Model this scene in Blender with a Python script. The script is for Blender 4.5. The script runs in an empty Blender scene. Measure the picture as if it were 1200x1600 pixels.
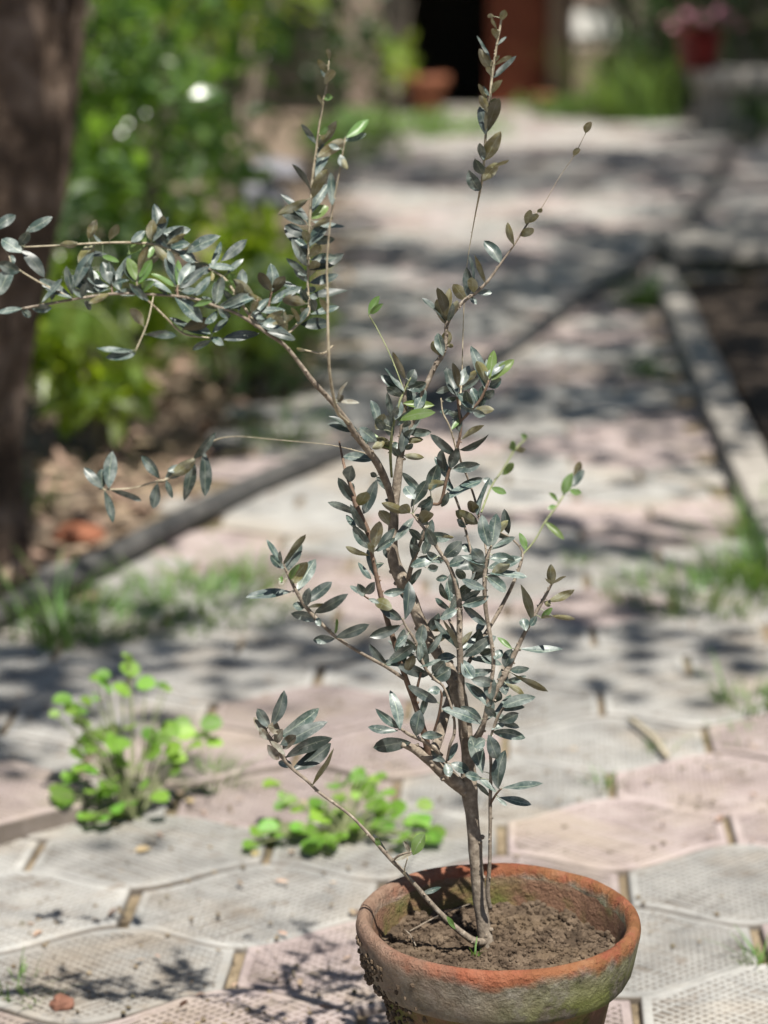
import bpy, bmesh, math, random
import numpy as np
from mathutils import Vector, Matrix, noise, Quaternion

# ------------------------------------------------------------------ camera, sky, sun, exposure
SC = bpy.context.scene
HC, PITCH, FPX = 1.03, math.radians(12.95), 3562.0          # camera height, downward pitch, focal length in photo pixels
cam = bpy.data.cameras.new('camera')
cam.sensor_fit = 'VERTICAL'; cam.sensor_height = 34.6; cam.lens = 34.6 * FPX / 1600.0
cam.clip_start = 0.05; cam.clip_end = 400
camo = bpy.data.objects.new('camera', cam); SC.collection.objects.link(camo)
camo.location = (0, 0, HC); camo.rotation_euler = (math.pi / 2 - PITCH, 0, 0)
cam.dof.use_dof = True; cam.dof.focus_distance = 2.0; cam.dof.aperture_fstop = 3.6; cam.dof.aperture_blades = 0
SC.camera = camo

SUN = Vector((0.17, -0.43, 0.90)).normalized()              # towards the sun
world = bpy.data.worlds.new('World'); SC.world = world; world.use_nodes = True
wn = world.node_tree; bg = wn.nodes['Background']
sky = wn.nodes.new('ShaderNodeTexSky'); sky.sky_type = 'NISHITA'; sky.sun_disc = False
sky.sun_elevation = math.asin(SUN.z); sky.sun_rotation = math.atan2(SUN.x, SUN.y)
wn.links.new(sky.outputs[0], bg.inputs[0]); bg.inputs[1].default_value = 0.05
sl = bpy.data.lights.new('sun', 'SUN'); sl.energy = 5.0; sl.angle = math.radians(0.53); sl.color = (1.0, 0.955, 0.88)
so = bpy.data.objects.new('sun', sl); SC.collection.objects.link(so)
so.rotation_euler = (-SUN).to_track_quat('-Z', 'Y').to_euler(); so.location = (3, -4, 9)
SC.view_settings.view_transform = 'Standard'; SC.view_settings.look = 'None'
SC.view_settings.exposure = 0.85; SC.view_settings.gamma = 1.0
SC.render.engine = 'CYCLES'
SC.cycles.use_denoising = True
SC.cycles.max_bounces = 6; SC.cycles.transparent_max_bounces = 4

rnd = random.Random(7)
rng = np.random.default_rng(11)
COL = SC.collection
CP, SP = math.cos(PITCH), math.sin(PITCH)

def ray(px, py):
    u, v = (px - 600) / FPX, (py - 800) / FPX
    return Vector((u, CP - v * SP, -SP - v * CP))
def G(px, py, z=0.0):                # where a photo point meets the height z
    d = ray(px, py); t = (z - HC) / d.z
    return Vector((d.x * t, d.y * t, z))
def P(px, py, Y):                    # where a photo point meets the distance Y
    d = ray(px, py); t = Y / d.y
    return Vector((d.x * t, Y, HC + d.z * t))

# ------------------------------------------------------------------ helpers
def tag(o, label=None, cat=None, group=None, kind=None):
    if label: o['label'] = label
    if cat: o['category'] = cat
    if group: o['group'] = group
    if kind: o['kind'] = kind
    return o
def link(o, parent=None):
    COL.objects.link(o)
    if parent is not None: o.parent = parent
    return o
def empty(name, loc=(0, 0, 0)):
    o = bpy.data.objects.new(name, None); o.location = loc; o.empty_display_size = 0.05
    return link(o)
def mesh_obj(name, verts, faces, mat, parent=None, smooth=False, loc=None, uvs=None):
    me = bpy.data.meshes.new(name)
    if loc is not None:
        L = Vector(loc); verts = [(v[0] - L.x, v[1] - L.y, v[2] - L.z) for v in verts]
    me.from_pydata([tuple(v) for v in verts], [], faces)
    if uvs is not None:
        ul = me.uv_layers.new(name='UVMap')
        for l in me.loops: ul.data[l.index].uv = uvs[l.vertex_index]
    if smooth: me.polygons.foreach_set('use_smooth', [True] * len(me.polygons))
    if mat is not None: me.materials.append(mat)
    o = bpy.data.objects.new(name, me)
    if loc is not None: o.location = loc
    link(o)
    if parent is not None:
        o.parent = parent
        # positions are given in world space; every parent is unrotated and unscaled
        pl = Vector((0, 0, 0)); q = parent
        while q is not None: pl += q.location; q = q.parent
        o.location = o.location - pl
    return o
class MB:
    def __init__(s): s.v, s.f, s.uv = [], [], []
    def add(s, vs, fs, uv=None):
        n = len(s.v); s.v += [tuple(v) for v in vs]; s.f += [tuple(i + n for i in f) for f in fs]
        s.uv += uv if uv else [(0.5, 0.5)] * len(vs)
    def box(s, x0, x1, y0, y1, z0, z1, b=0.0):
        if b <= 0:
            vs = [(x, y, z) for z in (z0, z1) for y in (y0, y1) for x in (x0, x1)]
            s.add(vs, [(0, 2, 3, 1), (4, 5, 7, 6), (0, 1, 5, 4), (2, 6, 7, 3), (0, 4, 6, 2), (1, 3, 7, 5)])
        else:
            bm = bmesh.new()
            m = Matrix.Translation(((x0 + x1) / 2, (y0 + y1) / 2, (z0 + z1) / 2)) @ Matrix.Diagonal((x1 - x0, y1 - y0, z1 - z0, 1))
            bmesh.ops.create_cube(bm, size=1, matrix=m)
            bmesh.ops.bevel(bm, geom=bm.edges[:], offset=b, segments=2, profile=0.6, affect='EDGES')
            bm.verts.index_update()
            s.add([v.co[:] for v in bm.verts], [tuple(v.index for v in f.verts) for f in bm.faces]); bm.free()
    def tube(s, pts, rads, n=8, cap=True, bumpy=0.0, seed=0):
        pts = [Vector(p) for p in pts]; N = len(pts); base = len(s.v)
        t0 = (pts[1] - pts[0]).normalized()
        ref = Vector((0, 0, 1)) if abs(t0.z) < 0.9 else Vector((1, 0, 0))
        e1 = t0.cross(ref).normalized(); vs, fs, uv = [], [], []
        for i, p in enumerate(pts):
            t = (pts[min(i + 1, N - 1)] - pts[max(i - 1, 0)]).normalized()
            e1 = (e1 - t * e1.dot(t)).normalized(); e2 = t.cross(e1)
            for k in range(n):
                a = 2 * math.pi * k / n; d = e1 * math.cos(a) + e2 * math.sin(a); r = rads[i]
                if bumpy: r *= 1 + bumpy * noise.noise((p + d * 0.02 + Vector((seed, 0, 0))) * 60)
                vs.append(p + d * r); uv.append((k / n, i / N))
        for i in range(N - 1):
            for k in range(n):
                a, b = i * n + k, i * n + (k + 1) % n
                fs.append((a, b, b + n, a + n))
        if cap:
            fs.append(tuple(range(n - 1, -1, -1))); fs.append(tuple((N - 1) * n + k for k in range(n)))
        s.add(vs, fs, uv)
    def obj(s, name, mat, parent=None, smooth=False, loc=None):
        return mesh_obj(name, s.v, s.f, mat, parent, smooth, loc, s.uv)
def catmull(pts, per=6):
    pts = [tuple(p) for p in pts]; out = []
    if len(pts) < 3: 
        return [tuple(np.array(pts[0]) + (np.array(pts[1]) - np.array(pts[0])) * k / per) for k in range(per + 1)]
    q = [tuple(2 * np.array(pts[0]) - np.array(pts[1]))] + pts + [tuple(2 * np.array(pts[-1]) - np.array(pts[-2]))]
    for i in range(1, len(q) - 2):
        p0, p1, p2, p3 = (np.array(q[i + j]) for j in (-1, 0, 1, 2))
        for k in range(per):
            t = k / per
            out.append(tuple(0.5 * (2 * p1 + (p2 - p0) * t + (2 * p0 - 5 * p1 + 4 * p2 - p3) * t * t + (3 * p1 - p0 - 3 * p2 + p3) * t ** 3)))
    out.append(pts[-1]); return out

# ------------------------------------------------------------------ materials
def mat_new(name):
    m = bpy.data.materials.new(name); m.use_nodes = True
    nt = m.node_tree; b = nt.nodes['Principled BSDF']
    return m, nt, b
def N(nt, t, **kw):
    n = nt.nodes.new(t)
    for k, v in kw.items():
        if k in n.inputs.keys() if hasattr(n.inputs, 'keys') else False: n.inputs[k].default_value = v
        else: setattr(n, k, v)
    return n
def ramp(nt, fac, stops):
    r = nt.nodes.new('ShaderNodeValToRGB'); e = r.color_ramp.elements
    while len(e) < len(stops): e.new(0.5)
    for el, (p, c) in zip(e, stops):
        el.position = p; el.color = (*c, 1) if len(c) == 3 else c
    nt.links.new(fac, r.inputs[0]); return r.outputs[0]
def noise_tex(nt, coord, scale, detail=6, rough=0.6, dist=0.0):
    n = nt.nodes.new('ShaderNodeTexNoise'); n.inputs['Scale'].default_value = scale; n.inputs['Detail'].default_value = detail
    n.inputs['Roughness'].default_value = rough; n.inputs['Distortion'].default_value = dist
    if coord is not None: nt.links.new(coord, n.inputs['Vector'])
    return n.outputs[0]
def mix(nt, fac, a, b, mode='MIX'):
    m = nt.nodes.new('ShaderNodeMix'); m.data_type = 'RGBA'; m.blend_type = mode
    for s, v in ((m.inputs[0], fac), (m.inputs[6], a), (m.inputs[7], b)):
        if isinstance(v, (int, float)): s.default_value = v
        elif isinstance(v, tuple): s.default_value = (*v, 1)
        else: nt.links.new(v, s)
    return m.outputs[2]
def math_n(nt, op, a, b=None):
    m = nt.nodes.new('ShaderNodeMath'); m.operation = op
    for s, v in zip(m.inputs, (a, b)):
        if v is None: continue
        if isinstance(v, (int, float)): s.default_value = v
        else: nt.links.new(v, s)
    return m.outputs[0]
def bump(nt, b, h, strength=0.4, dist=0.01):
    n = nt.nodes.new('ShaderNodeBump'); n.inputs['Strength'].default_value = strength; n.inputs['Distance'].default_value = dist
    nt.links.new(h, n.inputs['Height']); nt.links.new(n.outputs[0], b.inputs['Normal'])
def objco(nt): return nt.nodes.new('ShaderNodeTexCoord').outputs['Object']
def posco(nt): return nt.nodes.new('ShaderNodeNewGeometry').outputs['Position']

def rough_mat(name, stops, scale=20, rough=0.85, bs=0.4, bd=0.004, bscale=None, pos=True, second=None):
    m, nt, b = mat_new(name); co = posco(nt) if pos else objco(nt)
    c = ramp(nt, noise_tex(nt, co, scale), stops)
    if second:
        f = ramp(nt, noise_tex(nt, co, second[0]), [(second[2], (0, 0, 0)), (second[2] + 0.15, (1, 1, 1))])
        c = mix(nt, f, c, second[1])
    nt.links.new(c, b.inputs['Base Color']); b.inputs['Roughness'].default_value = rough
    b.inputs['Specular IOR Level'].default_value = 0.25
    bump(nt, b, noise_tex(nt, co, bscale or scale * 3, 8), bs, bd)
    return m

def leaf_mat(name, top, under, trans, tfac=0.3, rough=0.45, spec=0.5, vary=0.35, dust=0.0, midrib=False):
    m, nt, b = mat_new(name); geo = nt.nodes.new('ShaderNodeNewGeometry')
    isl = geo.outputs['Random Per Island']
    ob_ = nt.nodes.new('ShaderNodeObjectInfo').outputs['Random']
    isl = math_n(nt, 'FRACT', math_n(nt, 'ADD', isl, ob_))
    col = mix(nt, geo.outputs['Backfacing'], top, under)
    if midrib:
        uvn = nt.nodes.new('ShaderNodeUVMap'); sep = nt.nodes.new('ShaderNodeSeparateXYZ'); nt.links.new(uvn.outputs[0], sep.inputs[0])
        d = math_n(nt, 'ABSOLUTE', math_n(nt, 'SUBTRACT', sep.outputs[0], 0.5))
        line = ramp(nt, d, [(0.0, (1, 1, 1)), (0.05, (0.0, 0.0, 0.0))])
        col = mix(nt, math_n(nt, 'MULTIPLY', line, 0.55), col, (0.30, 0.34, 0.24))
        # dusty film and specks
        obc = nt.nodes.new('ShaderNodeTexCoord').outputs['Object']
        oi = nt.nodes.new('ShaderNodeObjectInfo')
        addv = nt.nodes.new('ShaderNodeVectorMath'); addv.operation = 'ADD'
        nt.links.new(obc, addv.inputs[0]); nt.links.new(oi.outputs['Random'], addv.inputs[1])
        d1 = ramp(nt, noise_tex(nt, addv.outputs[0], 90, 5, 0.65), [(0.42, (0, 0, 0)), (0.72, (1, 1, 1))])
        col = mix(nt, math_n(nt, 'MULTIPLY', d1, dust), col, (0.36, 0.38, 0.35))
        d2 = ramp(nt, noise_tex(nt, addv.outputs[0], 620, 2, 0.5), [(0.69, (0, 0, 0)), (0.74, (1, 1, 1))])
        col = mix(nt, math_n(nt, 'MULTIPLY', d2, 0.6), col, (0.55, 0.56, 0.52))
        isl = oi.outputs['Random']
    v = math_n(nt, 'ADD', math_n(nt, 'MULTIPLY', isl, vary * 2), 1 - vary)
    hsv = nt.nodes.new('ShaderNodeHueSaturation'); nt.links.new(col, hsv.inputs['Color']); nt.links.new(v, hsv.inputs['Value'])
    hue = math_n(nt, 'ADD', math_n(nt, 'MULTIPLY', math_n(nt, 'FRACT', math_n(nt, 'MULTIPLY', isl, 7.31)), 0.04), 0.48)
    nt.links.new(hue, hsv.inputs['Hue'])
    nt.links.new(hsv.outputs[0], b.inputs['Base Color'])
    b.inputs['Roughness'].default_value = rough; b.inputs['Specular IOR Level'].default_value = spec
    t = nt.nodes.new('ShaderNodeBsdfTranslucent'); t.inputs[0].default_value = (*trans, 1)
    ms = nt.nodes.new('ShaderNodeMixShader'); ms.inputs[0].default_value = tfac
    nt.links.new(b.outputs[0], ms.inputs[1]); nt.links.new(t.outputs[0], ms.inputs[2])
    nt.links.new(ms.outputs[0], nt.nodes['Material Output'].inputs[0])
    return m

M = {}
M['olive_leaf'] = leaf_mat('olive_leaf', (0.034, 0.057, 0.050), (0.145, 0.130, 0.056), (0.11, 0.125, 0.03), 0.06, 0.43, 0.55, 0.55, 0.5, True)
M['green_leaf'] = leaf_mat('green_leaf', (0.11, 0.19, 0.05), (0.19, 0.24, 0.09), (0.30, 0.42, 0.08), 0.30, 0.4, 0.5, 0.2, 0.15, True)
M['dead_leaf'] = leaf_mat('dead_leaf', (0.13, 0.105, 0.08), (0.30, 0.25, 0.18), (0.2, 0.13, 0.06), 0.1, 0.75, 0.2, 0.35, 0.6, True)
M['shrub_leaf'] = leaf_mat('shrub_leaf', (0.10, 0.185, 0.03), (0.09, 0.15, 0.05), (0.24, 0.42, 0.04), 0.45, 0.24, 0.7, 0.4)
M['bright_leaf'] = leaf_mat('bright_leaf', (0.20, 0.31, 0.03), (0.14, 0.2, 0.05), (0.48, 0.62, 0.03), 0.5, 0.3, 0.6, 0.3)
M['pale_leaf'] = leaf_mat('pale_leaf', (0.17, 0.25, 0.10), (0.2, 0.27, 0.13), (0.34, 0.46, 0.14), 0.4, 0.5, 0.4, 0.3)
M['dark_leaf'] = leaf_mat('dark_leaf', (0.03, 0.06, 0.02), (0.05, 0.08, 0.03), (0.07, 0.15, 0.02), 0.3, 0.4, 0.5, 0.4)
M['weed_leaf'] = leaf_mat('weed_leaf', (0.15, 0.29, 0.045), (0.18, 0.29, 0.10), (0.36, 0.58, 0.06), 0.40, 0.5, 0.4, 0.5)
M['grass'] = leaf_mat('grass', (0.11, 0.19, 0.04), (0.1, 0.18, 0.05), (0.26, 0.40, 0.06), 0.35, 0.5, 0.4, 0.45)
M['dry_grass'] = leaf_mat('dry_grass', (0.36, 0.29, 0.16), (0.36, 0.29, 0.16), (0.4, 0.3, 0.12), 0.2, 0.7, 0.2, 0.35)
M['litter'] = leaf_mat('litter', (0.24, 0.155, 0.105), (0.31, 0.225, 0.16), (0.22, 0.12, 0.05), 0.12, 0.7, 0.25, 0.5)
M['canopy_leaf'] = leaf_mat('canopy_leaf', (0.05, 0.10, 0.025), (0.08, 0.13, 0.04), (0.14, 0.26, 0.03), 0.25, 0.4, 0.5, 0.3)
M['bark'] = rough_mat('bark', [(0.25, (0.085, 0.068, 0.052)), (0.55, (0.235, 0.195, 0.152)), (0.8, (0.44, 0.39, 0.32))], 160, 0.9, 0.6, 0.0015, 420)
M['old_bark'] = rough_mat('old_bark', [(0.32, (0.022, 0.015, 0.011)), (0.52, (0.11, 0.077, 0.056)), (0.75, (0.25, 0.19, 0.15))], 11, 0.95, 1.0, 0.02, 30)
M['red_stem'] = rough_mat('red_stem', [(0.3, (0.09, 0.055, 0.037)), (0.7, (0.21, 0.145, 0.105))], 200, 0.75, 0.3, 0.001)
M['tan_stem'] = rough_mat('tan_stem', [(0.3, (0.22, 0.18, 0.12)), (0.7, (0.46, 0.41, 0.30))], 160, 0.8, 0.3, 0.001)
M['green_stem'] = rough_mat('green_stem', [(0.3, (0.14, 0.16, 0.07)), (0.7, (0.25, 0.27, 0.14))], 100, 0.6, 0.2, 0.001)
M['ground'] = rough_mat('ground', [(0.3, (0.10, 0.072, 0.05)), (0.55, (0.19, 0.145, 0.105)), (0.8, (0.32, 0.26, 0.20))], 9, 0.95, 0.7, 0.02, 40)
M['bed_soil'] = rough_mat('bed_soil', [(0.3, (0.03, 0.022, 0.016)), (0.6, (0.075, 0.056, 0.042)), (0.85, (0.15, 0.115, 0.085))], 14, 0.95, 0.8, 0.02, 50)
M['sand'] = rough_mat('sand', [(0.3, (0.07, 0.054, 0.038)), (0.5, (0.20, 0.155, 0.10)), (0.8, (0.36, 0.29, 0.20))], 26, 0.95, 0.9, 0.006, 160, second=(7, (0.07, 0.075, 0.035), 0.56))
M['concrete'] = rough_mat('concrete', [(0.3, (0.17, 0.155, 0.135)), (0.6, (0.33, 0.305, 0.27)), (0.85, (0.43, 0.40, 0.36))], 16, 0.9, 0.4, 0.004, 90)
M['hose'] = rough_mat('hose', [(0.35, (0.03, 0.03, 0.03)), (0.7, (0.10, 0.095, 0.088))], 18, 0.55, 0.15, 0.002, 60)
M['terracotta'] = rough_mat('terracotta', [(0.3, (0.11, 0.05, 0.033)), (0.6, (0.19, 0.09, 0.06)), (0.85, (0.25, 0.14, 0.10))], 24, 0.8, 0.3, 0.003)
M['orange_clay'] = rough_mat('orange_clay', [(0.3, (0.15, 0.05, 0.025)), (0.7, (0.25, 0.10, 0.055))], 10, 0.75, 0.2, 0.004)
M['red_plastic'] = rough_mat('red_plastic', [(0.3, (0.09, 0.007, 0.007)), (0.7, (0.15, 0.013, 0.011))], 8, 0.4, 0.05, 0.002)
M['door'] = rough_mat('door', [(0.3, (0.15, 0.035, 0.016)), (0.7, (0.24, 0.07, 0.035))], 5, 0.55, 0.15, 0.004)
M['post_wood'] = rough_mat('post_wood', [(0.3, (0.20, 0.14, 0.095)), (0.7, (0.34, 0.25, 0.18))], 8, 0.8, 0.2, 0.004)
M['brick'] = rough_mat('brick', [(0.3, (0.17, 0.115, 0.09)), (0.6, (0.26, 0.19, 0.155)), (0.85, (0.36, 0.29, 0.25))], 14, 0.9, 0.3, 0.004)
M['mortar'] = rough_mat('mortar', [(0.3, (0.28, 0.25, 0.21)), (0.7, (0.42, 0.39, 0.34))], 20, 0.95, 0.3, 0.003)
M['plaster_white'] = rough_mat('plaster_white', [(0.3, (0.55, 0.53, 0.49)), (0.7, (0.74, 0.72, 0.68))], 12, 0.9, 0.2, 0.003)
M['facade'] = rough_mat('facade', [(0.3, (0.16, 0.14, 0.115)), (0.7, (0.27, 0.235, 0.195))], 3, 0.9, 0.2, 0.006)
M['pale_stone'] = rough_mat('pale_stone', [(0.3, (0.15, 0.15, 0.165)), (0.7, (0.27, 0.27, 0.30))], 9, 0.8, 0.3, 0.01)
M['flower'] = rough_mat('flower', [(0.3, (0.32, 0.10, 0.16)), (0.7, (0.42, 0.2, 0.25))], 30, 0.6, 0.1, 0.002)

def paver_mat(name, lo, mid, hi):
    m, nt, b = mat_new(name); co = posco(nt)
    oi = nt.nodes.new('ShaderNodeObjectInfo')
    c = ramp(nt, noise_tex(nt, co, 13, 7, 0.65), [(0.28, lo), (0.5, mid), (0.75, hi)])
    # worn, dusty patches and stains with their own shape
    st = ramp(nt, noise_tex(nt, co, 4.3, 5, 0.6, 0.6), [(0.50, (0, 0, 0)), (0.66, (1, 1, 1))])
    c = mix(nt, math_n(nt, 'MULTIPLY', st, 0.62), c, (0.34, 0.285, 0.22))
    st2 = ramp(nt, noise_tex(nt, co, 21, 4, 0.6, 0.4), [(0.60, (0, 0, 0)), (0.72, (1, 1, 1))])
    c = mix(nt, math_n(nt, 'MULTIPLY', st2, 0.55), c, (0.17, 0.12, 0.08))
    gr = noise_tex(nt, co, 420, 3, 0.7)
    c = mix(nt, 0.35, c, ramp(nt, gr, [(0.3, (0.35, 0.35, 0.35)), (0.7, (1.0, 1.0, 1.0))]), 'MULTIPLY')
    # dirt lying in the pits of the waffle relief (the pits are modelled)
    tc = nt.nodes.new('ShaderNodeTexCoord'); sep = nt.nodes.new('ShaderNodeSeparateXYZ'); nt.links.new(tc.outputs['Object'], sep.inputs[0])
    pit = ramp(nt, math_n(nt, 'MULTIPLY', sep.outputs[2], -200.0), [(0.18, (0, 0, 0)), (0.55, (1, 1, 1))])
    wear = ramp(nt, noise_tex(nt, co, 9, 4, 0.6), [(0.35, (0.35, 0.35, 0.35)), (0.60, (1, 1, 1))])
    c = mix(nt, math_n(nt, 'MULTIPLY', pit, wear), c, (0.12, 0.10, 0.08))
    hsv = nt.nodes.new('ShaderNodeHueSaturation'); nt.links.new(c, hsv.inputs['Color'])
    nt.links.new(math_n(nt, 'ADD', math_n(nt, 'MULTIPLY', oi.outputs['Random'], 0.34), 0.83), hsv.inputs['Value'])
    nt.links.new(hsv.outputs[0], b.inputs['Base Color']); b.inputs['Roughness'].default_value = 0.88
    b.inputs['Specular IOR Level'].default_value = 0.25
    bump(nt, b, gr, 0.35, 0.001)
    return m
M['paver_grey'] = paver_mat('paver_grey', (0.19, 0.187, 0.178), (0.315, 0.308, 0.288), (0.43, 0.418, 0.388))
M['paver_pink'] = paver_mat('paver_pink', (0.215, 0.172, 0.163), (0.335, 0.277, 0.262), (0.41, 0.352, 0.33))

# ================================================================== THE GROUND
gs = 60.0; nseg = 90
vs, fs = [], []
xs = np.concatenate([np.linspace(-60, -3, 12), np.linspace(-2.6, 3.4, 41), np.linspace(4, 60, 12)])
ys = np.concatenate([np.linspace(-30, 1, 6), np.linspace(1.4, 22, 90), np.linspace(24, 120, 12)])
def path_left(Y): return float(np.interp(Y, [0, 2, 3.2, 3.9, 5, 6.2, 9, 14, 20], [-1.6, -1.25, -0.78, -0.52, -0.34, -0.18, -0.12, -0.2, -0.25]))
def path_right(Y): return float(np.interp(Y, [0, 2, 4.4, 8.25, 8.35, 9.5, 14, 20], [0.60, 0.62, 0.755, 0.985, 1.6, 2.4, 3.0, 3.2]))
for y in ys:
    for x in xs:
        z = -0.045 + 0.02 * noise.noise(Vector((x * 1.7, y * 1.7, 0)))
        if 1 < y < 21:
            dl = path_left(y) - x; dr = x - path_right(y)
            if dl > 0: z += min(dl, 0.5) * 0.07
            if dr > 0 and 4 < y < 8.4: z -= min(dr, 0.3) * 0.25
            elif dr > 0: z += min(dr, 0.3) * 0.05
        vs.append((x, y, z))
nx = len(xs)
for j in range(len(ys) - 1):
    for i in range(nx - 1):
        a = j * nx + i; fs.append((a, a + 1, a + 1 + nx, a + nx))
tag(mesh_obj('ground', vs, fs, M['ground'], smooth=True), 'bare brown soil around the paved path', kind='structure')

# sand bed of the path
vs, fs = [], []
yy = np.linspace(0.6, 20, 80)
for i, y in enumerate(yy):
    l, r = path_left(y) - 0.04, path_right(y) + 0.03
    for k in range(9):
        x = l + (r - l) * k / 8
        vs.append((x, y, -0.0095 + 0.005 * noise.noise(Vector((x * 9, y * 9, 3)))))
for i in range(len(yy) - 1):
    for k in range(8):
        a = i * 9 + k; fs.append((a, a + 1, a + 10, a + 9))
path = tag(mesh_obj('path', vs, fs, M['sand'], smooth=True), 'garden path of grey and pink wavy pavers on sand', kind='structure')

# pavers: elongated hexagons with wavy long sides and a waffle relief
AV = Vector((0.287, 0.030)); CV = Vector((0.010, 0.1775)); AL = AV.length
ah = AV.normalized(); ch = CV.normalized()
JL, WH = 0.110 / 2, CV.length - 0.110
def paver_outline(s, seg=10):
    half = AL / 2 - 0.0055 - s; pts = []
    def vtop(u): return JL + WH * (1 + math.cos(2 * math.pi * u / AL)) / 2 - 0.0022 - s
    us = [(-half) + 2 * half * k / (2 * seg) for k in range(2 * seg + 1)]
    pts = [(u, vtop(u)) for u in reversed(us)] + [(u, -vtop(u)) for u in us]
    return pts
def uv2xy(u, v): return (ah.x * u + ch.x * v, ah.y * u + ch.y * v)
def paver_mesh(name, detailed, variant):
    mb = MB(); seg = 10 if detailed else 5
    rings = [(0.0, -0.032), (0.0, -0.0035), (0.002, -0.0006), (0.0045, 0.0)]
    if detailed: rings += [(0.0115, 0.0), (0.0128, -0.0036)]
    rv = []
    r_ = random.Random(variant * 13 + 5)
    for s, z in rings:
        o = paver_outline(s, seg)
        rv.append([(*uv2xy(u, v), z + (0.0012 * noise.noise(Vector((u * 40, v * 40, variant * 7.7))) if -0.01 < z < -0.0001 else 0)) for u, v in o])
    n = len(rv[0]); vs = [p for r in rv for p in r]; fs = []
    for j in range(len(rv) - 1):
        for k in range(n):
            a, b = j * n + k, j * n + (k + 1) % n
            fs.append((a, b, b + n, a + n))
    fs.append(tuple((len(rv) - 1) * n + k for k in range(n)))
    mb.add(vs, fs)
    if detailed:
        inner = np.array(paver_outline(0.0118, 14))
        def inside(u, v):
            x, y = inner[:, 0], inner[:, 1]; x2, y2 = np.roll(x, -1), np.roll(y, -1)
            cr = ((y > v) != (y2 > v)) & (u < (x2 - x) * (v - y) / (y2 - y + 1e-12) + x)
            return int(cr.sum()) % 2 == 1
        pitch, hw = 0.0094, 0.0019
        for fam, ang in enumerate((math.radians(38), math.radians(-41))):
            d = (math.cos(ang), math.sin(ang)); nn = (-d[1], d[0])
            for k in range(-22, 23):
                off = (k + 0.3) * pitch; ts = np.arange(-0.2, 0.2, 0.003); run = None; runs = []
                for t in ts:
                    ok = inside(d[0] * t + nn[0] * off, d[1] * t + nn[1] * off)
                    if ok and run is None: run = t
                    if not ok and run is not None: runs.append((run, t)); run = None
                for t0, t1 in runs:
                    if t1 - t0 < 0.006: continue
                    t0 -= 0.002; t1 += 0.0015
                    cuts = [t0]; 
                    while cuts[-1] < t1 - 0.03:
                        cuts.append(cuts[-1] + r_.uniform(0.03, 0.07))
                    cuts[-1] = t1
                    if len(cuts) < 2: cuts = [t0, t1]
                    vv, ff = [], []
                    lowf = 0.0011 + 0.0016 * noise.noise(Vector((off * 30, variant * 9.1, t0 * 20)))
                    for t in cuts:
                        wn_ = noise.noise(Vector((d[0] * t * 22 + nn[0] * off * 22, d[1] * t * 22 + nn[1] * off * 22, variant * 5.3)))
                        zt = -0.0004 - 0.0006 * r_.random() ** 2 - max(0, wn_ - .05) * 0.0075 * r_.random() + (0.00012 if fam else 0)
                        w2 = hw * r_.uniform(0.85, 1.15)
                        for o_, z in ((-w2 * 1.35, -0.0037), (-w2 * 0.8, zt), (w2 * 0.8, zt), (w2 * 1.35, -0.0037)):
                            vv.append((*uv2xy(d[0] * t + nn[0] * (off + o_), d[1] * t + nn[1] * (off + o_)), z))
                    for q in range(len(cuts) - 1):
                        for e in range(3):
                            a = q * 4 + e; ff.append((a + 1, a, a + 4, a + 5))
                    mb.add(vv, ff)
    me = bpy.data.meshes.new(name); me.from_pydata(mb.v, [], mb.f)
    return me
pm = {}
for d in (0, 1):
    for c in ('grey', 'pink'):
        for v in range(3 if d else 1):
            me = paver_mesh('paver_' + c, d, v); me.materials.append(M['paver_' + c]); pm[(d, c, v)] = me
C0 = Vector((0.291, 2.690))
def pav(i, k):
    return C0 + CV * k + AV * (i + (0.5 if k % 2 else 0))
PINK = [G(x, y) for x, y in ((470, 1500), (400, 1590), (30, 1335), (960, 1290), (1110, 1225), (560, 1130), (700, 970), (950, 930), (860, 700), (900, 600), (520, 690), (1060, 840), (760, 600))]
GREY = [G(x, y) for x, y in ((250, 1520), (90, 1420), (420, 1410), (320, 1320), (1060, 1400), (1020, 1500), (1090, 1570), (820, 1210), (930, 1150), (1060, 1110), (560, 1320), (660, 1230), (820, 1060), (300, 1120), (700, 1330), (1000, 1050))]
cand = []
for k in range(-12, 100):
    for i in range(-12, 16):
        c = pav(i, k)
        if c.y > 19.6 or c.y < 0.9: continue
        if c.x < path_left(c.y) - 0.02 or c.x > path_right(c.y) - 0.06: continue
        cand.append((c.y, c.x, i, k))
cand.sort()
def in_view(c):
    return c.y > 2.0 and abs(c.x) < 0.169 * c.y + 0.25
vis = [c for c in cand if in_view(Vector((c[1], c[0])))]
near = set((c[2], c[3]) for c in vis[:300])
far_mb = {'grey': MB(), 'pink': MB()}
def colour_of(c):
    for p in PINK:
        if (Vector((p.x, p.y)) - c).length < 0.095: return 'pink'
    for p in GREY:
        if (Vector((p.x, p.y)) - c).length < 0.095: return 'grey'
    return 'pink' if noise.noise(Vector((c.x * 3.1, c.y * 1.6, 9))) + rnd.uniform(-0.35, 0.35) > 0.12 else 'grey'
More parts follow.
